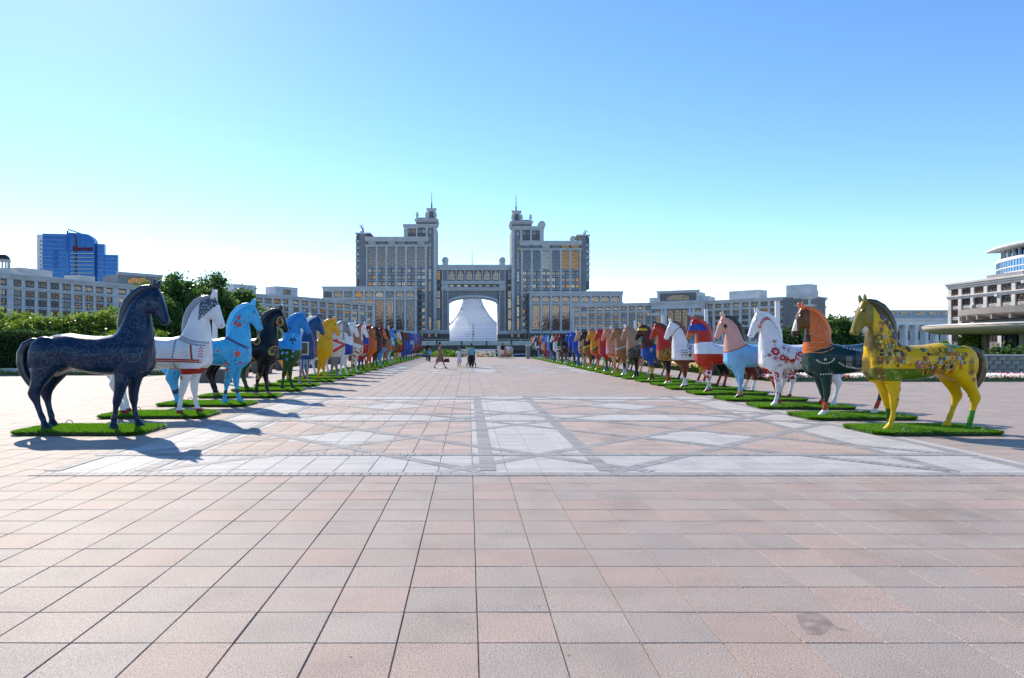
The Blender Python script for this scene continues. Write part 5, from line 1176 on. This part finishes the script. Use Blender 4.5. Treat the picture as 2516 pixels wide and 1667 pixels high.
# ---- ornaments of the near horses (left row shows its right flank, side -1; right row its left flank, side +1)
dr=random.Random(17)
for side in (-1,1):
    d=Dec(HL[0],side); g='#3d5068'
    for (px,py,r) in ((500,690,.16),(620,720,.15),(380,720,.11),(720,660,.12),(840,690,.14),(690,810,.14),(560,820,.12),(960,660,.13),(1000,760,.15),(1110,740,.13),(1075,600,.12),(1110,470,.13),(1080,360,.11),(1010,300,.06),(1150,330,.08),(420,860,.11),(350,870,.09),(360,960,.07),(1040,900,.08),(990,900,.07),(1240,340,.06),(1265,400,.045),(965,420,.05),(900,790,.12),(460,780,.12),(780,760,.11)):
        x,z=hp(px,py); a=dr.random()*6.28; s=dr.choice((-1,1)); d.spiral(x,z,r,1.3,g,.011,s,a); d.spiral(x+r*1.1*math.cos(a),z+r*1.1*math.sin(a),r*.6,1.1,g,.010,-s,a+3.1)
        for k in range(3): d.leaf(x+r*math.cos(a+k),z+r*math.sin(a+k),r*.5,a+k+.6,'#22385a')
    d.done()
    d=Dec(HL[1],side); bead='#6b7480'
    for i in range(15):                       # necklace and hanging bead string
        t=i/14; x=.50+.70*t; z=1.76-.20*t-.10*math.sin(t*3.14)*.5
        d.disc(x,z,.026,bead,8); d.disc(x,z,.014,'#c8ccd2',6,.008)
        d.disc(x+.01,z-.065,.024,bead,8); d.disc(x+.01,z-.065,.012,'#c8ccd2',6,.008)
    for i in range(14): d.disc(.50+.02*math.sin(i*.5),1.70-.055*i,.022,bead,8)
    d.stroke([(-.55,1.22),(0,1.19),(.5,1.18),(1.08,1.16)],.075,'#a32820'); d.stroke([(-.5,1.22),(0,1.19),(.5,1.18),(1.05,1.16)],.012,'#e0b8b0',.008)
    d.stroke([(.86,1.52),(.90,1.2)],.04,'#a32820'); 
    for k in range(6): d.disc(.98,1.49-.05*k,.008,'#7a2420',5)
    for k in range(4): d.stroke([(1.02,1.42-.06*k),(1.06,1.46-.06*k),(1.10,1.42-.06*k)],.02,'#b0281f')
    d.flower(.63,.80,.05,'#b02a22','#e4e4e6',6)
    d.disc(1.29,2.62,.05,'#b32a20',8); d.done()
    d=Dec(HL[2],side); red='#c23a28'; gr='#1c4a44'
    for (x,z,r) in ((.15,1.45,.075),(.95,1.28,.075),(.20,1.12,.07),(.62,1.02,.05),(.66,.86,.05),(-.35,1.4,.06),(-.1,1.2,.045),(-.55,1.15,.06),(.45,1.35,.035),(1.0,1.05,.035),(.93,2.22,.05),(.84,2.08,.05),(.95,2.03,.06),(-.7,.95,.05),(.6,.62,.04),(-.3,1.05,.05),(-.62,1.5,.05)):
        d.disc(x,z,r,red,12,.006); d.leaf(x,z+r*.8,r*.7,1.57,'#8f2a20'); 
        for k in range(11):
            a=dr.random()*6.28; q=r+dr.uniform(.03,.13); d.leaf(x+q*math.cos(a),z+q*math.sin(a),.045,dr.random()*6.28,gr)
    d.stroke([(.58,.42),(.62,.66),(.70,.84),(.72,1.0),(.55,1.2),(.3,1.28),(.0,1.3)],.012,gr); d.stroke([(.72,1.0),(.9,1.15),(1.0,1.3)],.010,gr); d.stroke([(.0,1.3),(-.3,1.25),(-.6,1.3)],.01,gr); d.stroke([(.9,1.9),(.88,2.1),(.97,2.3)],.009,gr)
    d.stroke([(.42,1.78),(.72,1.66),(1.0,1.52),(1.16,1.42)],.055,'#24407a',.006); d.stroke([(.42,1.78),(.72,1.66),(1.0,1.52),(1.16,1.42)],.012,'#8a4a5a',.009); d.done()
    d=Dec(HL[3],side)
    for (x,z,l,a) in ((.62,1.62,.30,.5),(.45,1.05,.30,2.5),(1.08,1.30,.26,0),(1.27,2.18,.26,.3),(.62,.55,.16,.2),(-.3,1.4,.3,1.0),(-.55,1.1,.26,2.2),(.1,1.25,.28,.2),(-.6,.75,.18,0)):
        d.paisley(x,z,l,a,'#b8924a','#8a6a30')
    d.done()
    d=Dec(HL[4],side)
    for (x,z) in ((.75,2.05),(.95,1.65),(.45,1.72),(-.2,1.6)):
        for a in (.2,.9,2.2,2.9,4.7): d.leaf(x,z,.14,a,'#14203c')
    for k in range(16): d.flower(dr.uniform(-.7,1.1),dr.uniform(1.02,1.36),.045,'#5a90d8','#dce8f4',6)
    for k in range(40): x=dr.uniform(-.8,1.15); z=dr.uniform(.95,1.3); d.stroke([(x,z),(x+dr.uniform(-.04,.04),z+.1)],.008,'#5c8a3a')
    d.done()
    d=Dec(HL[5],side)
    for a,b_ in ((0,0),(.11,0),(0,.11),(.11,.11)): d.poly([(.48+a,1.36+b_),(.57+a,1.36+b_),(.57+a,1.45+b_),(.48+a,1.45+b_)],'#2a5a8c',.008)
    d.stroke([(1.0,2.05),(1.12,1.6),(1.14,1.1)],.03,'#c4502c'); d.done()
    d=Dec(HL[7],side)
    for (x,z) in ((.85,1.72),(.6,1.25),(0,1.35),(-.4,1.2)):
        for a in (0,1.57): d.stroke([(x-.06*math.cos(a),z-.06*math.sin(a)),(x+.06*math.cos(a),z+.06*math.sin(a))],.04,'#c2301f')
    for k in range(14): d.disc(dr.uniform(.85,1.05),dr.uniform(1.95,2.25),.035,dr.choice(['#2a62a8','#3a7ac0','#3c5a34']),7)
    d.done()
    d=Dec(HL[10],side); d.spiral(.85,1.35,.1,1.2,'#d8702c',.02); d.stroke([(.6,1.55),(1.1,1.5)],.02,'#d8902c'); d.disc(1.16,2.36,.03,'#e0d8c0'); d.done()
    # right row
    d=Dec(HR[0],side); pal=['#c8900f','#8b5a12','#2c2614','#c05a1c','#8a9aa4','#a8641c','#d8a818','#7a7a24','#b08a1a','#e0b830','#d09a10','#5a4a1c']
    def mosaic(x0,x1,z0,z1,n,sk=0):
        z=z0
        while z<z1:
            h=dr.uniform(.06,.12); x=x0+sk*(z-z0)+dr.uniform(-.02,.04)
            while x<x1+sk*(z-z0):
                w=dr.uniform(.035,.08)
                if dr.random()<.72:
                    hh=h*dr.uniform(.55,1); j=dr.uniform(-.008,.008); d.poly([(x,z+j),(x+w*.9,z+j),(x+w*.9,z+j+hh),(x,z+j+hh)],dr.choice(pal),.005)
                    if dr.random()<.35: d.stroke([(x,z+j),(x+w*.9,z+j),(x+w*.9,z+j+hh),(x,z+j+hh),(x,z+j)],.009,'#3c2a10',.008)
                    if hh>.08 and dr.random()<.3: d.poly([(x+w*.25,z+j+hh*.3),(x+w*.6,z+j+hh*.3),(x+w*.6,z+j+hh*.75),(x+w*.25,z+j+hh*.75)],dr.choice(pal),.009)
                x+=w
            z+=h*.98
    mosaic(.70,1.06,1.3,2.2,70,-.02); mosaic(.5,.98,1.26,1.65,26); mosaic(-.4,.25,1.12,1.58,40,-.1); mosaic(-.6,-.1,1.2,1.5,14)
    for k in range(9): d.flower(dr.uniform(.15,.42),dr.uniform(1.2,1.4),.028,dr.choice(['#b23a24','#3a62a8','#4a8a34','#c87a24']),'#e0d088',6)
    d.disc(.35,1.30,.085,'#b23c22',12,.009)
    for k in range(7): a=k*.9; d.disc(.35+.05*math.cos(a),1.30+.05*math.sin(a),.022,dr.choice(['#3a5ab0','#4a8a3c','#d8b048']),7,.013)
    for k in range(26): d.disc(dr.uniform(0,1.1),dr.uniform(1.0,1.2),.014,dr.choice(['#c8b84a','#a8482a','#3f6a1c','#e0c860']),6,.007)
    for (x,z,r) in ((.95,2.25,.05),(.80,2.05,.05),(.72,1.85,.05),(.66,1.7,.045),(.5,1.6,.045)): d.disc(x,z,r,'#6b3a24',9,.007,1.3); d.disc(x,z,r*.5,'#4a4a8a',7,.010)
    for (x,z,r) in ((-.7,1.35,.06),(-.72,1.15,.08),(-.6,1.5,.05),(-.78,1.0,.05),(.62,.78,.04),(.7,.6,.03)): d.disc(x,z,r,'#a07a14',9); d.disc(x,z,r*.5,'#6b4e14',7,.008)
    d.done()
    d=Dec(HR[1],side); pearl='#c9cfd2'
    def pearls(pts,r=.02,gap=.055):
        for (a,b_) in zip(pts[:-1],pts[1:]):
            n=max(1,int(math.hypot(b_[0]-a[0],b_[1]-a[1])/gap))
            for i in range(n): d.disc(a[0]+(b_[0]-a[0])*i/n,a[1]+(b_[1]-a[1])*i/n,r,pearl,8,.007)
    arc=lambda cx,cz,rx,rz,a0,a1,n=9:[(cx+rx*math.cos(R(a0+(a1-a0)*i/n)),cz+rz*math.sin(R(a0+(a1-a0)*i/n))) for i in range(n+1)]
    pearls(arc(.0,1.78,.5,.22,190,350)); pearls(arc(.02,1.35,.55,.22,185,355)); pearls(arc(.85,1.38,.2,.13,190,350)); pearls([(.5,.98),(.75,1.0),(1.05,.98)]); pearls([(.50,.36),(.74,.36)],.016,.04); pearls(arc(.02,1.22,.22,.10,200,340))
    d.disc(.85,1.34,.03,pearl); d.poly([(-.14,1.56),(0,1.5),(.16,1.56),(.2,1.63),(-.18,1.63)],'#6f8090',.007)
    for x0 in (.24,-.3):
        for k in range(5): d.stroke([(x0+k*.03,1.42),(x0+k*.03,1.3)],.010,'#aab8bc'); d.stroke([(x0+k*.03,1.27),(x0+k*.03,1.15)],.010,'#aab8bc')
    for k in range(7): d.stroke([(-.1+k*.035,1.5),(-.12+k*.04,1.2)],.006,'#8fa0a6')
    fold='#f0a878'
    for k,(a,b_) in enumerate((((.55,1.80),(1.18,2.0)),((.52,1.86),(1.15,1.75)),((.5,1.74),(1.16,1.62)),((.62,1.62),(1.16,1.52)),((.95,2.3),(1.12,2.02)),((.9,2.15),(1.1,1.98)),((.7,2.0),(1.12,1.95)))):
        m=((a[0]+b_[0])/2,(a[1]+b_[1])/2-.06); d.stroke([a,((a[0]+m[0])/2,(a[1]+m[1])/2-.02),m,((b_[0]+m[0])/2,(b_[1]+m[1])/2-.015),b_],.010,fold); d.stroke([(a[0],a[1]-.02),(m[0],m[1]-.022),(b_[0],b_[1]-.02)],.012,'#9c4818')
    d.done()
    d=Dec(HR[2],side); rd='#b5262a'
    for i in range(9):
        t=i/8; a=R(20+115*t); d.flower(.93+.30*math.cos(a)-.06*t,2.02+.50*math.sin(a)-.35*t*t,.05,rd,'#f0e0e0',6)
    for (x,z,r) in ((.86,1.50,.12),(.68,1.33,.09),(.88,1.32,.05),(.86,1.78,.045),(.84,.84,.10),(.84,.52,.04),(.80,.35,.055),(.56,1.22,.035),(.2,1.42,.085),(.16,1.2,.05),(.12,1.30,.03),(.27,1.30,.03),(1.02,1.4,.05),(.62,1.6,.04),(.50,1.55,.03),(-.3,1.4,.08),(-.5,1.2,.07),(.78,.70,.03),(.74,1.12,.03)):
        d.flower(x,z,r,rd)
        for k in range(5):
            a=dr.random()*6.28; d.leaf(x+r*1.3*math.cos(a),z+r*1.3*math.sin(a),.04,a,'#8a3a4a' if k%2 else '#a83a3a')
    d.stroke([(.84,1.1),(.87,.95),(.82,.72),(.85,.55),(.80,.40)],.008,'#a83a3a'); d.stroke([(.86,1.66),(.87,1.6),(.74,1.45),(.6,1.4),(.5,1.5)],.008,'#a83a3a')
    def rooster(x,z,s):
        d.poly([(x-.10*s,z),(x-.04*s,z-.07),(x+.06*s,z-.07),(x+.10*s,z+.02),(x+.02*s,z+.03)],rd,.007); d.poly([(x+.05*s,z),(x+.11*s,z+.02),(x+.13*s,z+.14),(x+.09*s,z+.14)],rd,.008); d.disc(x+.12*s,z+.155,.026,rd,8,.008); d.leaf(x+.14*s,z+.155,.035,0 if s>0 else 3.14,rd); d.disc(x+.12*s,z+.19,.016,rd,6,.008)
        for k in range(4): d.stroke([(x-.08*s,z),(x-(.15+.01*k)*s,z+.10-.035*k),(x-(.22-.01*k)*s,z+.06-.05*k)],.022,rd,.007)
        d.stroke([(x,z-.06),(x-.01,z-.15)],.010,rd); d.stroke([(x+.03*s,z-.06),(x+.04*s,z-.15)],.010,rd)
    rooster(.42,1.27,-1); rooster(-.05,1.27,1); d.done()
    d=Dec(HR[3],side); x,z=1.20,2.27
    if side>0:
        d.disc(x-.03,z,.042,'#101012',10); d.disc(x+.03,z,.042,'#101012',10); d.poly([(x-.065,z+.015),(x+.065,z+.015),(x,z+.10)],'#101012',.007); d.poly([(x-.03,z-.08),(x+.03,z-.08),(x,z-.01)],'#101012',.007)
    d.stroke([(.46,1.74),(.75,1.62),(1.0,1.53),(1.15,1.47)],.018,'#d89a3c'); d.done()
    d=Dec(HR[5],side); bk='#241618'
    d.poly([(.52,1.22),(.64,1.22),(.64,1.55),(.52,1.55)],'#4a2220',.007); d.stroke([(.48,1.62),(.50,1.70),(.58,1.74),(.66,1.70),(.68,1.62),(.63,1.56),(.53,1.56),(.48,1.62)],.022,bk); d.disc(.58,1.63,.03,bk)
    d.stroke([(.25,1.30),(.25,1.44),(.92,1.44),(.92,1.30),(.25,1.30)],.015,bk); d.stroke([(.30,1.37),(.5,1.37)],.03,'#5a4a48'); d.stroke([(.66,1.37),(.88,1.37)],.03,'#5a4a48')
    for k in range(5):
        for zz_ in (1.25,1.49): d.stroke([(.22+k*.16,zz_),(.28+k*.16,zz_)],.025,bk)
    for k in range(26):
        t=k/25; a=R(10+120*t); xx=.83+.36*math.cos(a)-.22*t; zq=1.98+.52*math.sin(a)-.5*t*t; d.disc(xx,zq,.018,bk,6)
    d.done()
    d=Dec(HR[7],side); d.poly([(.72,1.5),(.84,1.52),(.86,1.36),(.76,1.32)],'#b09a58'); d.disc(.80,1.45,.05,'#c8b470',8,.008); d.disc(.80,1.39,.035,'#6a6a40',7,.010); d.done()
    d=Dec(HR[9],side)
    for k in range(8): d.stroke([(.80+k*.035,2.30),(.80+k*.035,2.345)],.02,'#2a2420')
    d.done()
# ================================================================ WHITE LIGHT COLUMNS ON DARK PLINTHS
M_col=simple('white_column_paint',(.72,.72,.74),.45,var=.04); M_pl=simple('plinth_granite',(.10,.09,.085),.5,var=.25,scale=4)
def light_column(x,y,h,label,side):
    e=empty('light_column',(x,y,0)); tag(e,label,'light column','white light columns along the '+side+' row')
    part(e,'plinth',M_pl,(-.55,.55,-.55,.55,0,.52)); part(e,'plinth_cap',M_cap,(-.6,.6,-.6,.6,.52,.58))
    part(e,'shaft',M_col,(-.095,.095,-.06,.06,.58,h)); part(e,'collar',M_wf,(-.12,.12,-.09,.09,.58,.72)); part(e,'top_cap',M_wf,(-.1,.1,-.07,.07,h,h+.03))
cl=[(528,713,'tall white light column beside the white horse forehead'),(761,769,'white light column above the deep blue horse'),(820.5,779,'white light column above the bright yellow horse'),(872.5,790,'white light column above the white horse with blue chest'),(955,800,'white light column above the tan horse with blue head')]
for px,py,lab in cl:
    X=-10.8; Y=X*FPX/(px-VX); light_column(X,Y,EYE+(HY-py)/FPX*Y,lab,'left')
cr_=[(1910,742,'tall white light column behind the red-flowered horse mane'),(1735,761,'white light column above the red horse with blue headband'),(1629,777,'white light column above the speckled gold horse'),(1561,789,'white light column above the dark brown horse with yellow browband'),(1501,801,'white light column above the salmon horse'),(1415,810,'white light column above the royal blue horse')]
for px,py,lab in cr_:
    X=13.6; Y=X*FPX/(px-VX); light_column(X,Y,EYE+(HY-py)/FPX*Y,lab,'right')
def planter(x,y,label,w=.9,h=.62):
    e=empty('stone_planter',(x,y,0)); tag(e,label,'planter')
    b=MB(); b.frustum((-w*.42,w*.42,-w*.42,w*.42),0,(-w/2,w/2,-w/2,w/2),h); b.obj('tub',M_pl,e); part(e,'rim',M_cap,(-w*.53,w*.53,-w*.53,w*.53,h,h+.05))
    pts=vr.normal(size=(500,3))*np.array([w*.28,w*.28,.09])+np.array([0,0,h+.12]); leaves('plant',pts,.08,M_lf[3],e)
for x,y,lab in ((-11.4,34.3,'dark stone planter behind the light blue horse forelegs'),(-11.4,38.5,'dark stone planter behind the black horse forelegs'),(-11.4,43,'dark stone planter behind the meadow horse'),(12.7,36,'dark stone planter between the red horse hind legs'),(13.1,31.5,'large dark stone planter behind the pink horse hind legs'),(12.7,47,'dark stone planter behind the tan-headed horse')):
    planter(x,y,lab,1.0,.75)
# advertising panel behind the pink horse
ap=empty('poster_panel',(13.6,41,0)); tag(ap,'dark framed blue poster panel behind the pale pink horse head','poster panel')
part(ap,'frame',M_mul,(-.75,.75,-.08,.08,.5,3.25)); part(ap,'poster',simple('blue_poster',(.05,.22,.38),.4,var=.5,scale=2.5),(-.62,.62,-.1,-.081,.75,3.0)); part(ap,'foot',M_pl,(-.5,.5,-.25,.25,0,.5))

# ================================================================ PEOPLE
SKIN=simple('skin',(.42,.23,.16),.5,var=.06); HAIRD=simple('dark_hair',(.02,.014,.012),.5); HAIRB=simple('brown_hair',(.10,.05,.025),.5); HAIRL=simple('fair_hair',(.22,.14,.07),.5)
def cloth(n,c): return bpy.data.materials.get(n) or simple(n,c,.85,var=.12,scale=12)
_bodies={}
def person(x,y,rz,H,label,stride=0.,armL=(.10,.0,0),armR=(.10,.0,0),top=None,bottom=None,dress=None,hair=HAIRD,hairlen=.1,bun=False,shoe=(.03,.03,.03),skin=SKIN,slim=1.,knee=.0,group=None,hat=None,z=0):
    """local frame: +y is the direction of walking, x to the right; armX=(sideways, forward, bend)"""
    e=empty('person',(x,y,z),rz); tag(e,label,'person',group); k=H/1.7
    b=MB(); V=lambda *p: tuple(q*k for q in p)
    hip=.90; st=stride
    def limb(pts,r): b.tube([V(*p) for p in pts],[q*k*slim if not hasattr(q,'__len__') else tuple(w*k*slim for w in q) for q in r],10)
    limb([(0,0,.84),(0,0,.92),(0,.0,1.04),(0,.01,1.16),(0,.015,1.30),(0,.01,1.38),(0,.0,1.42)],[(.13,.11),(.165,.115),(.13,.095),(.15,.105),(.165,.11),(.15,.085),(.07,.06)])
    limb([(0,0,1.38),(0,.01,1.45),(0,.02,1.50)],[.06,.05,.05])
    b.ball(V(0,.025,1.595),tuple(q*k for q in (.075,.092,.112)),14,10); b.ball(V(0,.115,1.585),tuple(q*k for q in (.014,.022,.022))); b.ball(V(0,.085,1.53),tuple(q*k for q in (.04,.03,.03)))
    for s in (-1,1): b.ball(V(s*.076,.02,1.595),tuple(q*k for q in (.012,.02,.03)),6,5)
    feet=[]
    for s,f in ((-1,st),(1,-st)):
        kx=.09*s; ky=f*.55+ (.06 if f<0 else .02)+knee*(1 if f<0 else 0); fy=f; lift=.05 if f<-.2 else .02
        limb([(.08*s,0,.90),(kx,ky*.5,.70),(kx,ky,.48),(kx,ky+(fy-ky)*.35-.02,.34),(kx,fy-.02,.10+lift),(kx,fy-.01,.05+lift)],[.092,.082,.058,.058,.038,.036]); feet.append((kx,fy,lift))
    hands=[]
    for s,(sd_,fw,bd) in ((-1,armL),(1,armR)):
        sh=(.185*s,0,1.37); el=((.20+sd_*.6)*s,fw*.45-.03,1.10); wr=((.20+sd_)*s,fw+bd*.12,.86+bd*.26)
        limb([sh,((sh[0]+el[0])/2,(sh[1]+el[1])/2,1.24),el,((el[0]+wr[0])/2,(el[1]+wr[1])/2,(el[2]+wr[2])/2),wr],[.052,.046,.040,.036,.026])
        dv=np.array(wr)-np.array(el); dv/=np.linalg.norm(dv); hands.append((s,np.array(wr),dv))
    me=remesh(b,'person_body',.014*k,3)
    # hands with palm and separate fingers joined on as further shells of the same body mesh
    hm=MB()
    for s,w,dv in hands:
        side=np.cross(dv,[1,0,0]); side/=np.linalg.norm(side); c=w+dv*.05
        hm.tube([V(*(w-dv*.01)),V(*c),V(*(w+dv*.09))],[(.02*k,.026*k),(.018*k,.038*k),(.014*k,.036*k)],8)
        for q in range(4):
            o=w+dv*.085+side*(-.027+.018*q); l=(.062,.072,.068,.052)[q]; cu=np.array([-s*.25,0,0]); m1=o+dv*l*.5+cu*.01; hm.tube([V(*o),V(*m1),V(*(o+dv*l*.95+cu*.05))],[.0085*k,.008*k,.0065*k],6)
        o=w+dv*.03+side*.035; hm.tube([V(*o),V(*(o+side*.025+dv*.03)),V(*(o+side*.03+dv*.055))],[.010*k,.009*k,.007*k],6)
    bm=bmesh.new(); bm.from_mesh(me); m2=hm.mesh('h',skin,True); bm.from_mesh(m2); bm.to_mesh(me); bm.free(); me.materials.clear(); me.materials.append(skin)
    me.polygons.foreach_set('use_smooth',[True]*len(me.polygons)); link('body',me,e)
    for (fx,fy,l) in feet:
        q=MB(); q.tube([V(fx,fy-.06,.035+l),V(fx,fy,.05+l*.8),V(fx,fy+.08,.032+l*.4),V(fx,fy+.165,.022)],[(.03*k,.036*k),(.045*k,.04*k),(.03*k,.045*k),(.014*k,.03*k)],10); q.obj('shoe',cloth('shoe_%.2f_%.2f'%shoe[:2],shoe),e,smooth=True)
    # hair
    q=MB(); q.ball(V(0,-.005,1.625),tuple(w*k for w in (.088,.098,.108)),14,10); q.tube([V(0,-.05,1.60),V(0,-.065,1.55-hairlen*.3),V(0,-.06,1.55-hairlen)],[(.07*k,.05*k),(.075*k,.045*k),(.05*k,.02*k)],10)
    if bun: q.ball(V(0,-.05,1.74),tuple(w*k for w in (.06,.06,.055)),10,8)
    q.obj('hair',hair,e,smooth=True)
    if hat: q=MB(); q.lathe([(.12*k,1.64*k),(.125*k,1.65*k),(.095*k,1.66*k),(.09*k,1.72*k),(.05*k,1.75*k)],16,(0,.01*k)); q.obj('cap',cloth('cap_%.2f_%.2f'%hat[:2],hat),e,smooth=True)
    def skirt(name,m,z0,z1,r0,r1,thin=.78):
        q=MB(); pr=[]; n=20
        zs=np.linspace(z1,z0,9); vs=[]
        for z_ in zs:
            t=(z1-z_)/(z1-z0); r=r1+(r0-r1)*t; 
            for i in range(n):
                a=6.2832*i/n; rr=r*(1+.05*t*math.sin(a*5)); vs.append(V(rr*math.cos(a),(rr*thin+abs(st)*.35*t)*math.sin(a),z_))
        q.add(vs,[(j*n+(i+1)%n,j*n+i,(j+1)*n+i,(j+1)*n+(i+1)%n) for j in range(8) for i in range(n)]); q.obj(name,m,e,smooth=True)
    def torso(name,m,z0=.86,sl=True):
        q=MB(); g=1.13
        P=[(z0,.165,.125),(.95,.168,.122),(1.04,.145,.108),(1.16,.16,.115),(1.30,.178,.12),(1.38,.165,.098),(1.43,.085,.072)]
        q.tube([V(0,.012,z_) for z_,_,_ in P],[(a_*k*slim*1.06,c_*k*slim*1.08) for _,a_,c_ in P],16)
        if sl:
            for s,(sd_,fw,bd) in ((-1,armL),(1,armR)): q.tube([V(.16*s,0,1.38),V((.195+sd_*.35)*s,fw*.2,1.25),V((.2+sd_*.5)*s,fw*.38,1.15)],[.062*k,.060*k,.062*k],10)
        q.obj(name,m,e,smooth=True)
    if dress: torso('bodice',dress,.9,True); skirt('skirt',dress,.44,1.0,.27,.15)
    if top: torso('shirt',top)
    if bottom:
        m,ln=bottom; q=MB(); q.tube([V(0,0,.80),V(0,0,.90),V(0,0,.97)],[(.15*k*slim,.125*k*slim),(.175*k*slim,.13*k*slim),(.15*k*slim,.11*k*slim)],14)
        for s,f in ((-1,st),(1,-st)):
            kx=.09*s; ky=f*.55+(.06 if f<0 else .02); pts=[(.082*s,0,.90),(kx,ky*.5,.70),(kx,ky,.48),(kx,ky+(f-ky)*.5,.28),(kx,f-.015,.10)]; rr=[.105,.10,.078,.07,.062]; m_=3 if ln=='short' else 5
            q.tube([V(*p_) for p_ in pts[:m_]],[w*k*slim for w in rr[:m_]],12)
        q.obj('trousers' if ln!='short' else 'shorts',m,e,smooth=True)
    return e
def gp(px,py): g=G(px,py); return g.x,g.y
# woman striding right in a brown dress, with a handbag
x,y=gp(1081,906)
pw=person(x,y,R(-90),1.68,'woman in brown patterned dress striding right with a dark handbag',stride=.36,armL=(.05,.10,0),armR=(.04,.22,.1),dress=cloth('brown_print',(.26,.13,.09)),hair=HAIRD,bun=True,hairlen=.05,shoe=(.22,.13,.08))
hb2=empty('handbag',(x+.46,y-.24,.42)); tag(hb2,'dark handbag carried by the woman in the brown dress','handbag')
q=MB(); q.frustum((-.19,.19,-.06,.06),0,(-.13,.13,-.035,.035),.24); q.obj('bag_body',cloth('bag_leather',(.03,.02,.02)),hb2)
q=MB(); q.tube([(.1*math.cos(a*.35),0,.22+.20*math.sin(a*.35)) for a in range(10)],.012,6); q.obj('strap',cloth('bag_leather',(.03,.02,.02)),hb2)
# girl in white
x,y=gp(1128,902); person(x,y,R(4),1.33,'small girl in a white dress walking away beside the stroller',stride=.08,armL=(.12,.02,0),armR=(.10,0,0),dress=cloth('white_cotton',(.72,.70,.74)),hair=HAIRB,hairlen=.12,shoe=(.30,.20,.15))
# woman with stroller
x,y=gp(1158,904); person(x,y,R(-2),1.60,'woman in a turquoise patterned top pushing a black stroller',stride=.05,armL=(.06,.34,.75),armR=(.06,.34,.75),top=cloth('turquoise_print',(.14,.36,.44)),bottom=(cloth('black_trousers',(.012,.012,.015)),'long'),hair=HAIRD,hairlen=.05,bun=True,slim=1.18)
stx,sty=x,y+.62
s_=empty('stroller',(stx,sty,0)); tag(s_,'black baby stroller pushed by the woman in turquoise','stroller'); blk=cloth('stroller_fabric',(.012,.012,.014)); met=simple('stroller_frame',(.05,.05,.05),.35,.7)
q=MB(); q.tube([(0,-.02,.48),(0,.12,.50),(0,.34,.72),(0,.42,.95)],[(.24,.18),(.25,.2),(.24,.14),(.22,.06)],14); q.obj('seat',blk,s_,smooth=True)
q=MB(); q.ball((0,.18,.98),(.25,.30,.22),14,9); q.obj('hood',blk,s_,smooth=True)
q=MB(); q.box(-.22,.22,-.05,.35,.22,.40); q.obj('basket',blk,s_)
for sx in (-1,1):
    q=MB(); q.tube([(sx*.24,-.38,1.02),(sx*.25,-.1,.72),(sx*.26,.45,.16)],.014,6); q.obj('side_tube',met,s_)
    for yy,r in ((-.12,.15),(.48,.12)):
        q=MB(); q.tube([(sx*.30-.02,yy,r),(sx*.30+.02,yy,r)],r,16); w=q.obj('wheel',cloth('tyre_black',(.015,.015,.015)),s_); q=MB(); q.tube([(sx*.30-.024,yy,r),(sx*.30+.024,yy,r)],r*.6,12); q.obj('rim',met,w)
    q=MB(); q.tube([(sx*.25,.1,.55),(sx*.28,-.12,.15)],.013,6); q.obj('leg_tube',met,s_)
q=MB(); q.tube([(-.24,-.38,1.02),(.24,-.38,1.02)],.016,6); q.obj('handle',met,s_)
# father and boy
x,y=gp(1051,888); person(x,y,R(185),1.78,'man in a black shirt walking up behind the boy',stride=.12,armL=(.1,.03,0),armR=(.1,.03,0),top=cloth('black_shirt',(.012,.012,.014)),bottom=(cloth('navy_jeans',(.02,.03,.06)),'long'),hair=HAIRD,hairlen=.02)
x,y=gp(1054.5,889.5); person(x+.02,y-.3,R(180),1.22,'small boy in a light blue shirt in front of the man',stride=.06,top=cloth('sky_shirt',(.05,.34,.58)),bottom=(cloth('grey_jeans',(.08,.08,.09)),'long'),hair=HAIRL,hairlen=.02,shoe=(.1,.1,.12))
# group at the far edge
for px,py,H,rz,lab,kw in ((1227,880.5,1.68,200,'woman in white trousers, leftmost of the far group',dict(top=cloth('white_cotton',(.72,.70,.74)),bottom=(cloth('pale_trousers',(.6,.62,.66)),'long'),hairlen=.3)),
    (1235,881,1.72,20,'person in black top and white shorts in the far group',dict(top=cloth('black_shirt',(.012,.012,.014)),bottom=(cloth('white_shorts',(.7,.68,.64)),'short'),hairlen=.2)),
    (1242,880.5,1.35,0,'child in a pink dress in the middle of the far group',dict(dress=cloth('pink_dress',(.5,.12,.16)),hair=HAIRB)),
    (1248,881,1.6,170,'woman in white top and yellow shorts in the far group',dict(top=cloth('white_cotton',(.72,.70,.74)),bottom=(cloth('yellow_shorts',(.65,.55,.12)),'short'),hair=HAIRD)),
    (1256,880.5,1.5,190,'girl in a lilac top, rightmost of the far group',dict(top=cloth('lilac_top',(.5,.42,.6)),bottom=(cloth('beige_shorts',(.5,.42,.36)),'short'),hair=HAIRB))):
    g=G(px,py); person(g.x,g.y,R(rz),H,lab,stride=.04,**kw)
# girl between the right horses
person(8.02,35.7,R(150),1.28,'girl in a white skirt standing behind the brown horse foreleg',stride=.03,dress=cloth('white_cotton',(.72,.70,.74)),hair=HAIRD,hairlen=.1,z=0,hat=(.03,.03,.03))
